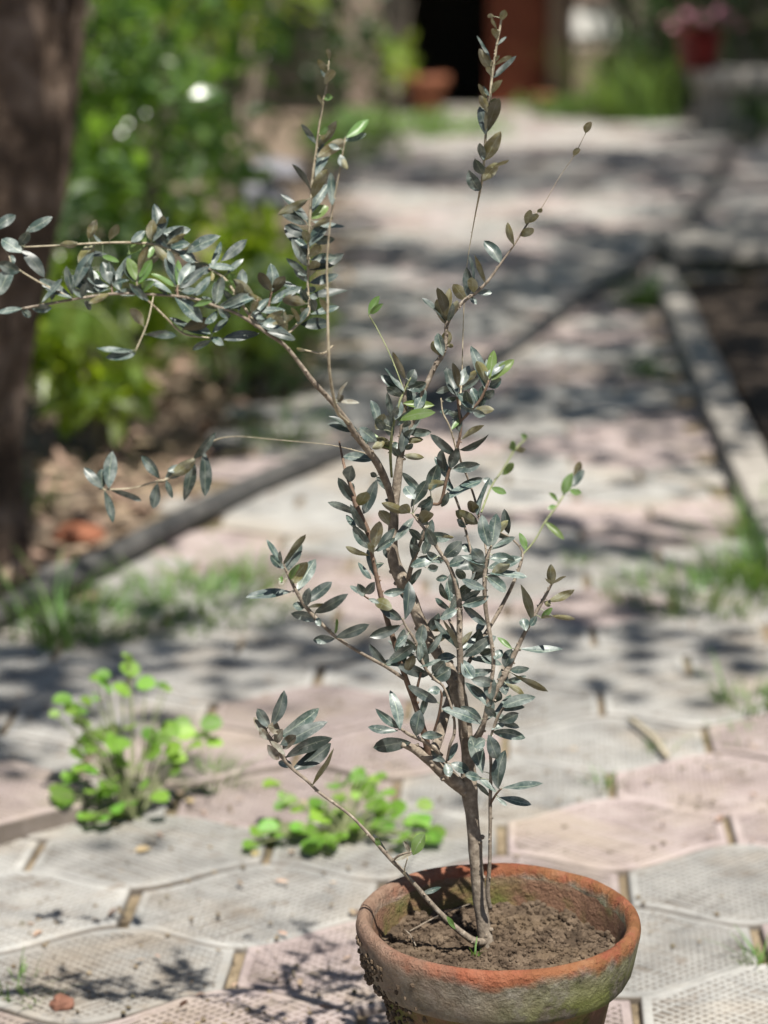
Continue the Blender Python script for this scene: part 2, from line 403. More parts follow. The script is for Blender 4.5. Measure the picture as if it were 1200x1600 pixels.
for (y, x, i, k) in cand:
    c = Vector((x, y)); colr = colour_of(c)
    z = 0.004 * noise.noise(Vector((x * 2, y * 2, 1))) + rnd.uniform(-0.0025, 0.0025)
    rx, ry, rz = rnd.uniform(-.012, .012), rnd.uniform(-.010, .010), rnd.uniform(-.015, .015)
    jx, jy = rnd.uniform(-.002, .002), rnd.uniform(-.0015, .0015)
    if (i, k) in near:
        d = 1 if y < 4.2 else 0
        o = bpy.data.objects.new('paver', pm[(d, colr, rnd.randrange(3) if d else 0)])
        o.location = (x + jx, y + jy, z); o.rotation_euler = (rx, ry, rz + (math.pi if rnd.random() < .5 else 0))
        link(o, path)
    elif y > 1.2:
        me = pm[(0, colr, 0)]; R = Matrix.Translation((x + jx, y + jy, z)) @ Matrix.Rotation(rx, 4, 'X') @ Matrix.Rotation(ry, 4, 'Y')
        far_mb[colr].add([R @ v.co for v in me.vertices], [tuple(p.vertices) for p in me.polygons])
for c in ('grey', 'pink'):
    tag(far_mb[c].obj('distant_pavers', M['paver_' + c], path), kind='stuff')

# ================================================================== GARDEN EDGES
# concrete kerb beside the planting bed, laid in lengths
kerb = tag(empty('garden_kerb', (0.87, 4.3, 0)), 'low concrete kerb between the path and the dark planting bed', 'kerb')
k0, k1 = Vector((0.690, 3.95)), Vector((0.955, 8.20))
dirk = (k1 - k0).normalized(); nk = Vector((dirk.y, -dirk.x)); L = (k1 - k0).length; cuts = [0, 0.9, 1.75, 2.7, 3.5, L]
for a, b in zip(cuts[:-1], cuts[1:]):
    mb = MB(); mb.box(0.006, b - a - 0.006, 0.0, 0.085, -0.08, 0.055 + rnd.uniform(-.008, .008), 0.008)
    R = Matrix.Translation((k0.x + dirk.x * a, k0.y + dirk.y * a, 0)) @ Matrix.Rotation(math.atan2(dirk.y, dirk.x) + rnd.uniform(-.012, .012), 4, 'Z') @ Matrix.Diagonal((1, -1, 1, 1))
    vs = [R @ Vector(v) for v in mb.v]; mesh_obj('kerb_stone', vs, [tuple(reversed(f)) for f in mb.f], M['concrete'], kerb)
vs, fs = [], []
for j in range(30):
    y = 3.6 + 4.75 * j / 29
    for i in range(12):
        x = np.interp(y, [3.95, 8.25], [0.83, 1.09]) + 2.0 * i / 11
        vs.append((x, y, -0.03 + 0.03 * noise.noise(Vector((x * 6, y * 6, 4)))))
for j in range(29):
    for i in range(11):
        a = j * 12 + i; fs.append((a, a + 1, a + 13, a + 12))
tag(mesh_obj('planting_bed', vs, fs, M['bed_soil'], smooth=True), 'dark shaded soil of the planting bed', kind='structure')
sl_ = tag(empty('concrete_slab', (1.8, 8.6, 0)), 'grey concrete slab bridging a dark gap behind the planting bed', 'slab')
mb = MB(); mb.box(1.06, 3.2, 8.35, 8.95, 0.05, 0.115, 0.01); mb.obj('slab_top', M['concrete'], sl_)
for x0 in (1.10, 2.9):
    mb = MB(); mb.box(x0, x0 + 0.12, 8.55, 8.9, -0.2, 0.05); mb.obj('support', M['concrete'], sl_)
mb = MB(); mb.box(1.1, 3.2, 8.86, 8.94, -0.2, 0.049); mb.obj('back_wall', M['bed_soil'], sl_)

# hose snaking over the path
hp = [(1150, 205, .03), (1128, 262, .02), (1078, 345, .02), (1000, 412, .02), (900, 470, .02), (815, 532, .02), (690, 610, .02), (560, 690, .02), (410, 752, .022), (235, 838, .03), (110, 902, .035), (0, 958, .03), (-120, 1020, .02), (-300, 1080, .02)]
hpts = catmull([G(x, y, 0.012 + z * 0.4) for x, y, z in hp], 8)
mb = MB(); mb.tube(hpts, [0.023] * len(hpts), 12); tag(mb.obj('hose', M['hose'], smooth=True), 'thick grey hose snaking across the path', 'hose')

# ================================================================== THE BUILDING BEHIND
def bricks(parent, x0, x1, yf, z0, z1, depth, bl=0.22, bh=0.07, skip=()):
    """bricks of a pillar front and sides as single pieces"""
    mb = MB(); mb.box(0, bl - 0.012, 0, depth, 0, bh - 0.012, 0.004)
    cache = {}
    row = 0; z = z0
    while z + bh < z1:
        if not any(a < z + bh and z < b for a, b in skip):
            x = x0; first = (row % 2 == 1)
            while x < x1 - 0.02:
                w = bl / 2 if first else bl
                first = False; w = min(w, x1 - x)
                key = round(w, 3)
                if key not in cache:
                    m_ = MB(); m_.box(0, w - 0.012, 0, depth, 0, bh - 0.012, 0.004)
                    me = bpy.data.meshes.new('brick'); me.from_pydata(m_.v, [], m_.f); me.materials.append(M['brick']); cache[key] = me
                o = bpy.data.objects.new('brick', cache[key]); link(o, parent)
                o.location = Vector((x + 0.006, yf + rnd.uniform(-.003, .003), z + 0.006)) - parent.location
                x += w
        z += bh; row += 1
YB = 19.6
def X(px, Y): return (px - 600) / FPX * (Y * CP + (HC - 0.5) * SP)
bld = tag(empty('house', (0.9, YB + 0.6, 0)), 'shaded house front with a black doorway and red brown door at the path end', 'house')
dx0, dx1, dx2 = X(640, YB), X(765, YB), X(858, YB)
mb = MB(); mb.box(-4.5, dx0, YB + .4, YB + .65, -.1, 3.2); mb.obj('wall', M['facade'], bld)
mb = MB(); mb.box(dx2 + .18, 6.5, YB + .4, YB + .65, -.1, 3.2); mb.obj('wall', M['facade'], bld)
mb = MB(); mb.box(dx0, dx2 + .18, YB + .402, YB + .648, 2.15, 3.2); mb.obj('wall', M['facade'], bld)
mb = MB(); mb.box(-4.6, 6.6, YB - 1.2, YB + 5, 3.2, 3.35); mb.obj('roof', M['concrete'], bld)  # out of view; front overhang extended to put the door in shade
mb = MB(); mb.box(-4.5, 6.5, YB + 4.6, YB + 4.8, -.1, 3.2); mb.obj('wall', M['facade'], bld)
mb = MB(); mb.box(-4.5, -4.3, YB + .65, YB + 4.6, -.1, 3.2); mb.obj('wall', M['facade'], bld)
mb = MB(); mb.box(6.3, 6.5, YB + .65, YB + 4.6, -.1, 3.2); mb.obj('wall', M['facade'], bld)
mb = MB(); mb.box(dx0, dx2 + .18, YB + .1, YB + .66, -.08, .04, .01); mb.obj('door_step', M['concrete'], bld)
door = MB(); door.box(dx1, dx2, YB + .3, YB + .345, .05, 2.13, .004); do = door.obj('door', M['door'], bld)
for z0 in (.12, .8, 1.48):
    m_ = MB(); m_.box(dx1 + .07, dx2 - .07, YB + .288, YB + .299, z0, z0 + .55, .004); m_.obj('door_panel', M['door'], do)
m_ = MB(); m_.tube([(dx1 + .04, YB + .30, 1.02), (dx1 + .04, YB + .25, 1.02), (dx1 + .12, YB + .25, 1.02)], [.009] * 3, 8); m_.obj('handle', M['hose'], do)
mb = MB(); mb.box(dx2 + .01, dx2 + .165, YB + .12, YB + .28, -.05, 2.3, .01); mb.obj('door_post', M['post_wood'], bld)
bp = tag(empty('brick_pillar', (X(922, YB), YB - .25, 0)), 'brick pillar with a white painted band beside the doorway post', 'pillar')
px0, px1 = X(893, YB), X(952, YB)
mb = MB(); mb.box(px0 + .01, px1 - .01, YB - .28, YB + .05, -.08, 2.4); mb.obj('mortar_core', M['mortar'], bp)
bricks(bp, px0, px1, YB - .30, 0, 2.4, .36, skip=((0.62, 0.90),))
mb = MB(); mb.box(px0 - .01, px1 + .01, YB - .31, YB + .07, .635, .83, .01); mb.obj('painted_band', M['plaster_white'], bp)
YP = 17.3
bp2 = tag(empty('brick_pillar', (X(560, YP), YP, 0)), 'weathered brick gate pillar standing behind the shrubs on the left of the path', 'pillar')
qx0, qx1 = X(527, YP), X(592, YP)
mb = MB(); mb.box(qx0 + .01, qx1 - .01, YP + .01, YP + .32, -.08, 1.9); mb.obj('mortar_core', M['mortar'], bp2)
bricks(bp2, qx0, qx1, YP, 0, 1.85, .33)
mb = MB(); mb.box(qx0 - .03, qx1 + .03, YP - .03, YP + .36, 1.9, 1.97, .01); mb.obj('cap', M['concrete'], bp2)

def lathe(mb, prof, cx, cy, n=40, rnoise=0.0, seed=0.0, cap_top=False, cap_bot=True):
    vs, fs, uv = [], [], []
    for j, (r, z) in enumerate(prof):
        for k in range(n):
            a = 2 * math.pi * k / n
            rr = r + rnoise * noise.noise(Vector((math.cos(a) * 2.2, math.sin(a) * 2.2, z * 14 + seed))) + rnoise * .45 * noise.noise(Vector((math.cos(a) * 9, math.sin(a) * 9, z * 50 + seed)))
            zz = z + rnoise * .5 * noise.noise(Vector((math.cos(a) * 3, math.sin(a) * 3, 7 + seed)))
            vs.append((cx + rr * math.cos(a), cy + rr * math.sin(a), zz)); uv.append((k / n, j / len(prof)))
    for j in range(len(prof) - 1):
        for k in range(n):
            a, b = j * n + k, j * n + (k + 1) % n
            fs.append((a, b, b + n, a + n))
    if cap_bot: fs.append(tuple(range(n - 1, -1, -1)))
    if cap_top: fs.append(tuple((len(prof) - 1) * n + k for k in range(n)))
    mb.add(vs, fs, uv)

# ------------------------------------------------------------------ foliage tools
def leaf_cloud(mb_v, mb_f, c, d, n_, Ls, Ws):
    """add simple folded leaves: base c, direction d, normal n_"""
    d = d / (np.linalg.norm(d, axis=1, keepdims=True) + 1e-9)
    s = np.cross(d, n_); s /= (np.linalg.norm(s, axis=1, keepdims=True) + 1e-9); n2 = np.cross(s, d)
    L_, W_ = Ls[:, None], Ws[:, None]
    pts = [c, c + d * L_ * .35 + s * W_ * .5 + n2 * W_ * .12, c + d * L_ * .35 - s * W_ * .5 + n2 * W_ * .12, c + d * L_ * .4,
           c + d * L_ * .75 + s * W_ * .36 + n2 * W_ * .05, c + d * L_ * .75 - s * W_ * .36 + n2 * W_ * .05, c + d * L_ - n2 * L_ * .12]
    V = np.stack(pts, 1).reshape(-1, 3); n0 = len(mb_v)
    mb_v.extend(map(tuple, V))
    for i in range(len(c)):
        b = n0 + i * 7
        mb_f.extend([(b, b + 3, b + 1), (b, b + 2, b + 3), (b + 1, b + 3, b + 6, b + 4), (b + 3, b + 2, b + 5, b + 6)])
def rdirs(n):
    v = rng.normal(size=(n, 3)); return v / np.linalg.norm(v, axis=1, keepdims=True)
def shrub(name, label, cat, base, height, rx, ry, nleaf, ll, lw, mat, stems=5, group=None, zlow=0.1, droop=0.0, clump=26):
    base = Vector(base); root = tag(empty(name, base), label, cat, group)
    mb = MB()
    for s in range(stems):
        a = rnd.uniform(0, 6.28); r = rnd.uniform(.3, .8)
        tip = base + Vector((math.cos(a) * rx * r, math.sin(a) * ry * r, height * rnd.uniform(.6, .92)))
        mid = base.lerp(tip, .5) + Vector((rnd.uniform(-.05, .05), rnd.uniform(-.05, .05), height * .08))
        pts = catmull([base + Vector((math.cos(a) * .02, math.sin(a) * .02, -.04)), mid, tip], 5)
        rr = .006 + height * .008
        mb.tube(pts, [rr * (1 - .8 * i / (len(pts) - 1)) for i in range(len(pts))], 6)
    mb.obj('stem', M['bark'], root, True)
    nc = max(4, nleaf // clump); cc = []
    while len(cc) < nc:
        v = rdirs(1)[0] * rnd.uniform(.35, 1) ** .5
        p = np.array([v[0] * rx, v[1] * ry, (v[2] * .5 + .5) * height * (1 - zlow) + height * zlow]); cc.append(p)
    cc = np.array(cc); idx = rng.integers(0, nc, nleaf)
    c = cc[idx] + rng.normal(size=(nleaf, 3)) * np.array([rx, ry, height * .5]) * .13
    c[:, 2] = np.maximum(c[:, 2], .015)
    d = rdirs(nleaf) + (c - np.array([0, 0, height * .4])) / max(rx, .1) * .5; d[:, 2] -= droop
    nn = rdirs(nleaf) * .7 + np.array([0, 0, 1.0])
    v, f = [], []
    sc = rng.uniform(.6, 1.25, nleaf)
    leaf_cloud(v, f, c + np.array(base), d, nn, ll * sc, lw * sc)
    mesh_obj('foliage', v, f, mat, root)
    return root

# ================================================================== BACKGROUND PLANTS
# dark tree trunk on the left with its crown overhead
TB = Vector((-0.85, 4.15, -0.03))
tree = tag(empty('shade_tree', TB), 'thick rough brown tree trunk at the left edge', 'tree')
mb = MB(); pts = catmull([TB + Vector((0, 0, -.1)), TB + Vector((.01, 0, .25)), TB + Vector((.14, .02, .9)), TB + Vector((.24, .1, 2.0)), TB + Vector((.1, .3, 3.4)), TB + Vector((.25, .7, 5.2))], 40)
rr = np.interp(np.linspace(0, 1, len(pts)), [0, .06, .2, .5, 1], [.25, .185, .165, .15, .07])
vs, fs = [], []; nr = 120
for i, p in enumerate(pts):
    for k in range(nr):
        a = 2 * math.pi * k / nr
        r = rr[i] * (1 + .10 * noise.noise(Vector((math.cos(a) * 3.2, math.sin(a) * 3.2, p[2] * 1.6))) + .07 * noise.noise(Vector((math.cos(a) * 10, math.sin(a) * 10, p[2] * 3.5))) - .11 * max(0, .30 - abs(noise.noise(Vector((math.cos(a) * 6, math.sin(a) * 6, p[2] * 1.8 + 9))))) / .30)
        vs.append((p[0] + r * math.cos(a), p[1] + r * math.sin(a), p[2]))
for i in range(len(pts) - 1):
    for k in range(nr):
        a, b = i * nr + k, i * nr + (k + 1) % nr; fs.append((a, b, b + nr, a + nr))
mesh_obj('trunk', vs, fs, M['old_bark'], tree, True)
lm = MB()
limbs = [((.1, .3, 3.4), (.9, .8, 4.3), (1.7, 1.6, 5.0)), ((.13, .1, 2.6), (-.6, -.2, 3.7), (-1.5, .6, 4.6)), ((.25, .7, 5.2), (.4, 2.0, 5.6), (.9, 3.6, 5.9)), ((.1, .25, 3.2), (-.5, 1.3, 4.2), (-1.2, 3.0, 5.2))]
for l_ in limbs:
    pts = catmull([TB + Vector(p) for p in l_], 6)
    lm.tube(pts, [.075 - .055 * i / (len(pts) - 1) for i in range(len(pts))], 9)
lm.obj('limb', M['old_bark'], tree, True)
# the crown: leaf clumps whose gaps let sun patches through
def shade_prob(x, y):
    """how densely the crown overhead closes above this spot of ground"""
    n = noise.noise(Vector((x * 1.3, y * 0.9, 2.2))) + .5 * noise.noise(Vector((x * 3.1, y * 2.3, 5.1)))
    s = np.interp(y, [2.7, 3.1, 3.5, 3.8, 4.3, 5.2, 5.8, 7.6, 9.0, 9.6, 11.5, 12.4, 14.6, 15.3, 20], [0, .06, .14, .08, .08, .34, .80, .95, 1.0, .42, .22, .95, .9, .0, 0.0])
    rightbed = np.interp(x - (0.62 + .06 * y), [-.15, .25], [0, 1]) * np.interp(y, [4.2, 5], [0, 1])
    if y > 14.5: rightbed = np.interp(x - (2.0 if y < 17 else 2.5), [-.2, .2], [0, 1.3])
    left = np.interp(x, [-.9, -.35], [1, 0])
    s = max(s, rightbed * 1.1)
    if left > 0: s = s * (1 - left) + left * (.06 + .5 * n)
    return s + (.55 if s < .8 else .33) * n
cl = []
for _ in range(60000):
    if len(cl) >= 2200: break
    x, y = rnd.uniform(-3.2, 5.2), rnd.uniform(2.7, 20.0)
    if rnd.random() < .9 * (shade_prob(x, y) > .5) : 
        h = rnd.uniform(3.6, 5.6)
        cl.append((x + SUN.x / SUN.z * h, y + SUN.y / SUN.z * h, h))
# unseen leaf clumps added sunward: some shade the trunk, some dapple the near path
for _ in range(18):
    z = rnd.uniform(-.1, 1.15); k = rnd.uniform(2.6, 4.2)
    q = TB + Vector((.10 + rnd.uniform(-.22, .16), rnd.uniform(-.2, .1), z)) + SUN * k; cl.append((q.x, q.y, q.z))
for px, py, m in ((60, 1020, 1), (10, 1060, 2), (150, 1015, 1), (430, 1003, 1), (520, 1006, 1), (900, 992, 1), (1000, 1000, 1), (20, 1200, 1), (40, 1110, 1), (850, 828, 1), (1010, 828, 1), (1130, 870, 1), (880, 705, 1), (1060, 720, 1)):
    for _ in range(m):
        q = G(px + rnd.gauss(0, 18), py + rnd.gauss(0, 5)) + SUN * rnd.uniform(4.2, 5.6); cl.append((q.x, q.y, q.z))
crown_sets = {0: [], 1: [], 2: []}
for p in cl:
    crown_sets[0 if p[1] < 7.2 and p[0] < 1.9 else (1 if p[0] > 1.1 else 2)].append(p)
def crown_mesh(pts, parent, per=34):
    c = np.repeat(np.array(pts), per, axis=0); n = len(c)
    c = c + rng.normal(size=(n, 3)) * np.array([.12, .12, .10])
    d = rdirs(n); d[:, 2] -= .3; nn = rdirs(n) * .6 + np.array([0, 0, 1.])
    v, f = [], []; sc = rng.uniform(.7, 1.3, n)
    leaf_cloud(v, f, c, d, nn, .085 * sc, .045 * sc)
    return mesh_obj('crown', v, f, M['canopy_leaf'], parent)
crown_mesh(crown_sets[0], tree)
for key, base, lab in ((1, Vector((4.2, 8.5, -.05)), 'broad shade tree standing in the planting bed outside the frame on the right'), (2, Vector((-2.4, 11.5, -.03)), 'tall shade tree behind the shrubs outside the frame on the left')):
    t2 = tag(empty('shade_tree', base), lab, 'tree')
    mb = MB(); pts = catmull([base, base + Vector((.05, 0, 1.5)), base + Vector((-.1 if key == 1 else .3, .1, 3.2)), base + Vector((-.5 if key == 1 else .8, .3, 4.8))], 6)
    mb.tube(pts, [.16 - .1 * i / (len(pts) - 1) for i in range(len(pts))], 14); mb.obj('trunk', M['old_bark'], t2, True)
    lb = MB()
    for a in range(5):
        q = pts[10 + a]; e = Vector(q) + Vector((rnd.uniform(-1.6, .6) if key == 1 else rnd.uniform(-.4, 2.4), rnd.uniform(-2.2, 2.5), rnd.uniform(.5, 1.2)))
        cp = catmull([q, (Vector(q) + e) / 2 + Vector((0, 0, .2)), e], 5); lb.tube(cp, [.05 - .035 * i / (len(cp) - 1) for i in range(len(cp))], 7)
    lb.obj('limb', M['old_bark'], t2, True)
    crown_mesh(crown_sets[key], t2)

# shrubs on the left, nearest last
SH = 'shrubs left of the path'
def sb(px, py, dz=-.03): g = G(px, py); return (g.x, g.y, dz)
shrub('leafy_shrub', 'tall leafy green shrub directly behind the tree trunk', 'shrub', (-1.05, 6.6, -.03), 1.5, .55, .5, 850, .105, .050, M['shrub_leaf'], 7, SH)
shrub('leafy_shrub', 'dense green shrub between the trunk and the yellow green bush', 'shrub', (-.80, 7.6, -.03), 1.45, .42, .5, 850, .105, .050, M['shrub_leaf'], 7, SH)
shrub('bright_shrub', 'sunlit yellow green bush in front of the brick gate pillar', 'shrub', (-.72, 10.6, -.03), 1.7, .5, .5, 700, .11, .06, M['bright_leaf'], 6, SH, zlow=.42)
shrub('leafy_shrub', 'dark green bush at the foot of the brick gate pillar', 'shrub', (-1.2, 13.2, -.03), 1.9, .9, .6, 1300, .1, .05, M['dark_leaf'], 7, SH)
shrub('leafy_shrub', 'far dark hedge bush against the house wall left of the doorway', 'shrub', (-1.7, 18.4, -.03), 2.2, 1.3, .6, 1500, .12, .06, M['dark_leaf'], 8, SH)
shrub('leafy_shrub', 'mid height green bush above the pale stones', 'shrub', (-.95, 8.6, -.03), .95, .30, .4, 450, .10, .048, M['shrub_leaf'], 5, SH)
shrub('leafy_shrub', 'low bushy plant beside the path below the pale stones', 'shrub', (-.52, 6.7, -.03), .46, .28, .35, 520, .065, .032, M['bright_leaf'], 5, SH)
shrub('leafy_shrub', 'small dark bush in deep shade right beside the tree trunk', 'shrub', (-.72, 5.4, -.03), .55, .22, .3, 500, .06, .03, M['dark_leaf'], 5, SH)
shrub('pale_shrub', 'pale dusty green low plant at the path edge behind the hose', 'shrub', (-.36, 5.9, -.03), .36, .2, .25, 420, .05, .026, M['pale_leaf'], 5, SH)
shrub('bright_shrub', 'leafy bush with broad bright leaves left of the doorway', 'shrub', (.05, 17.9, -.02), 1.15, .38, .3, 200, .17, .09, M['bright_leaf'], 4, SH)
shrub('low_weeds', 'sunny strip of low weeds in front of the doorway', 'weeds', (.15, 16.6, -.02), .16, .75, .7, 700, .09, .03, M['grass'], 5)
shrub('low_weeds', 'low green weeds along the left path edge near the gate pillar', 'weeds', (-.18, 14.6, -.02), .22, .3, 1.2, 600, .08, .03, M['grass'], 5)
shrub('low_weeds', 'low weeds at the foot of the brick pillar', 'weeds', (1.45, 18.9, -.02), .2, .5, .35, 350, .1, .03, M['grass'], 5)

shrub('bright_shrub', 'sunlit fresh green plant right of the tree trunk foot', 'shrub', (-.66, 5.15, -.03), .42, .17, .2, 360, .085, .038, M['bright_leaf'], 4, SH, zlow=.35, droop=.6)
shrub('bright_shrub', 'bright drooping plant between the trunk and the hose bend', 'shrub', (-.40, 6.1, -.03), .40, .24, .2, 380, .09, .038, M['bright_leaf'], 4, SH, zlow=.3, droop=.6)
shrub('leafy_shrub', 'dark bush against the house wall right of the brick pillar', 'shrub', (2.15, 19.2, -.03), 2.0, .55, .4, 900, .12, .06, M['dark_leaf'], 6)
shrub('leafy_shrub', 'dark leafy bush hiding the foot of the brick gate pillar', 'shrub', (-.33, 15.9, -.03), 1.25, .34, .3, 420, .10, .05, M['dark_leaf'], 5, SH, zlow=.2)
# pinnate fronds hanging low beside the trunk
def frond(name, label, base, tip, sag, nl, ll, lw, mat):
    base, tip = Vector(base), Vector(tip); root = tag(empty(name, base), label, 'frond')
    mid = base.lerp(tip, .55) + Vector((0, 0, sag)); pts = catmull([base, mid, tip], 10)
    mb = MB(); mb.tube(pts, [.004 - .003 * i / (len(pts) - 1) for i in range(len(pts))], 6); mb.obj('stalk', M['green_stem'], root)
    v, f = [], []; me = None
    for i in range(nl):
        t = .18 + .8 * i / nl; q = Vector(pts[int(t * (len(pts) - 1))]); 
        for s in (-1, 1):
            d = Vector((.35 * s + .15, rnd.uniform(-.3, .3), -1 + rnd.uniform(-.15, .15))) if s < 0 else Vector((.5, rnd.uniform(-.3, .3), -.75))
            vv, ff = [], []
            leaf_cloud(vv, ff, np.array([[0, 0, 0.]]), np.array([d[:]]), np.array([[rnd.uniform(-.3, .3), -.9, .5]]), np.array([ll * rnd.uniform(.85, 1.15)]), np.array([lw]))
            o = mesh_obj('leaflet', vv, ff, mat); o.parent = root; o.location = q - base
    return root
frond('pinnate_frond', 'light green frond of drooping leaflets right of the tree trunk', P(70, 470, 5.0), P(215, 560, 4.8), .05, 7, .085, .032, M['bright_leaf'])
frond('pinnate_frond', 'green drooping frond in the shrubs above the hose bend', P(290, 490, 5.6), P(455, 520, 5.4), .03, 9, .10, .034, M['bright_leaf'])

# pale stones in the shrubbery
def stone(name, label, c, r, mat, seed, cat='stone'):
    bm = bmesh.new(); bmesh.ops.create_icosphere(bm, subdivisions=3, radius=1)
    for v in bm.verts:
        v.co *= 1 + .35 * noise.noise(v.co * 1.3 + Vector((seed, 0, 0))) + .12 * noise.noise(v.co * 4 + Vector((seed, 3, 0)))
        v.co = Vector((v.co.x * r[0], v.co.y * r[1], v.co.z * r[2]))
    me = bpy.data.meshes.new(name); bm.to_mesh(me); bm.free(); me.materials.append(mat)
    o = link(bpy.data.objects.new(name, me)); o.location = c; tag(o, label, cat); return o
stone('stone', 'pale bluish stone half hidden in the shrubs, the upper of two', G(425, 268, .08), (.14, .10, .07), M['pale_stone'], 1)
stone('stone', 'small white stone in the shrubs, the lower of two', G(410, 312, .04), (.12, .09, .085), M['pale_stone'], 5)
# right side, far: grass clump, ledge, planter, hanging plants
def grass_tuft(name, label, base, h, r, n, w, mat, group=None, lean=.5, cat='grass tuft'):
    base = Vector(base); v, f = [], []
    for i in range(n):
        a = rnd.uniform(0, 6.283); q = rnd.uniform(0, 1) ** .6 * r
        b = base + Vector((math.cos(a) * q, math.sin(a) * q, 0)); hh = h * rnd.uniform(.3, 1.15)
        la = a + rnd.uniform(-.9, .9); ln = hh * lean * rnd.uniform(.2, 2.0); side = Vector((-math.sin(la), math.cos(la), 0)).lerp(Vector((1, 0, 0)), .3).normalized()
        n0 = len(v); K = 4
        for k in range(K + 1):
            t = k / K; p = b + Vector((math.cos(la) * ln * t * t, math.sin(la) * ln * t * t, hh * (t - .35 * lean * t * t)))
            ww = w * (1 - t ** 1.6) * .42 + .0003
            v.append(p - side * ww); v.append(p + side * ww)
        for k in range(K): f.append((n0 + 2 * k, n0 + 2 * k + 1, n0 + 2 * k + 3, n0 + 2 * k + 2))
    o = mesh_obj(name, v, f, mat, loc=base); return tag(o, label, cat, group)
GT = 'grass tufts along the path'
grass_tuft('grass_clump', 'tall bright grass clump beside the white banded brick pillar', (X(1000, 18.3), 18.3, -.01), .75, .35, 260, .02, M['grass'], lean=.6)
led = tag(empty('garden_ledge', (3.2, 16.6, 0)), 'grey concrete ledge at the right carrying the red planter', 'ledge')
mb = MB(); mb.box(2.25, 6.0, 16.3, 17.2, .34, .46, .012); mb.obj('ledge_top', M['concrete'], led)
mb = MB(); mb.box(2.3, 6.0, 16.45, 17.1, -.1, .339); mb.obj('ledge_wall', M['concrete'], led)
pl = tag(empty('planter', (X(1092, 16.6), 16.6, .46)), 'dark red planter with pink flowers on the grey ledge', 'planter')
mb = MB(); lathe(mb, [(.13, .46), (.15, .6), (.175, .72), (.185, .72), (.185, .75), (.165, .75), (.155, .71)], pl.location.x, 16.6, 28); mb.obj('pot', M['red_plastic'], pl, True)
mb = MB(); lathe(mb, [(.158, .705), (.08, .72), (.004, .725)], pl.location.x, 16.6, 20, .004); mb.obj('soil', M['bed_soil'], pl, True)
v, f = [], []; n = 90
c = np.array([pl.location.x, 16.6, .80]) + rng.normal(size=(n, 3)) * np.array([.13, .07, .04]); fm = bpy.data.meshes.new('flower'); leaf_cloud(v, f, np.zeros((7, 3)), np.array([[math.cos(a_), math.sin(a_), .45] for a_ in np.linspace(0, 5.4, 7)]), np.tile(np.array([[0, 0, 1.]]), (7, 1)), np.full(7, .05), np.full(7, .035)); fm.from_pydata(v, [], f); fm.materials.append(M['flower'])
for q in c[:16]:
    o = bpy.data.objects.new('flower', fm); link(o, pl); o.location = Vector(q) - pl.location; o.rotation_euler = (rnd.uniform(.2, 1.2), rnd.uniform(-.5, .5), rnd.uniform(0, 6))
v, f = [], []; n = 70
c = np.array([pl.location.x, 16.6, .76]) + rng.normal(size=(n, 3)) * np.array([.1, .06, .03]); leaf_cloud(v, f, c, rdirs(n) + np.array([0, 0, .6]), rdirs(n) + np.array([0, 0, 1.]), np.full(n, .07), np.full(n, .035)); mesh_obj('foliage', v, f, M['dark_leaf'], pl)
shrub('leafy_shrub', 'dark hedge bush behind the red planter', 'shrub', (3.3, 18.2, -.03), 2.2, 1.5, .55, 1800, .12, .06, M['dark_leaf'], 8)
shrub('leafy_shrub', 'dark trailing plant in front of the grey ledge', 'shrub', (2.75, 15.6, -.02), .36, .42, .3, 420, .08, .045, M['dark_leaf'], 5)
blade = tag(empty('strap_leaf_plant', (2.9, 13.4, -.02)), 'plant with one long arching green strap leaf at the top right corner', 'plant')
for q, (tp, wd) in enumerate((((-.85, -.2, .83), .07), ((.5, .3, 1.3), .06), ((.3, -.5, 1.2), .06), ((-.1, .5, 1.4), .06))):
    b0 = Vector((2.9, 13.4, 0)); tip = b0 + Vector(tp); pts = catmull([b0, b0.lerp(tip, .5) + Vector((.15 if q == 0 else 0, 0, .45)), tip], 9); vv, ff = [], []
    for i, p in enumerate(pts):
        t = i / (len(pts) - 1); w = wd * (.35 + .65 * math.sin(math.pi * min(t * 1.05, 1)) ** .7) * (1 - t ** 5) * .5
        vv += [Vector(p) + Vector((0, -.3, .95)).normalized().cross(Vector((1, 0, .4)).normalized()) * 0 + Vector((w * .6, 0, w * .8)), Vector(p), Vector(p) - Vector((w * .6, 0, w * .8))]
    for i in range(len(pts) - 1):
        for e in (0, 1): a = i * 3 + e; ff.append((a, a + 1, a + 4, a + 3))
    mesh_obj('leaf', vv, ff, M['bright_leaf'], blade, True)
# clay pots in the doorway
for (px, py, s, lab) in ((668, 128, 1.0, 'orange clay pot standing in the black doorway'), (850, 158, .55, 'small orange clay pot at the foot of the door post')):
    g = P(px, py, YB + .05); g.z = -.02; r = .17 * s
    cp_ = tag(empty('clay_pot', g), lab, 'pot'); mb = MB()
    lathe(mb, [(r * .62, g.z), (r * .9, g.z + .24 * s), (r * 1.08, g.z + .25 * s), (r * 1.1, g.z + .33 * s), (r * .95, g.z + .33 * s), (r * .9, g.z + .27 * s)], g.x, g.y, 28); mb.obj('pot', M['orange_clay'], cp_, True)
    mb = MB(); lathe(mb, [(r * .93, g.z + .27 * s), (.004, g.z + .29 * s)], g.x, g.y, 20); mb.obj('soil', M['bed_soil'], cp_, True)

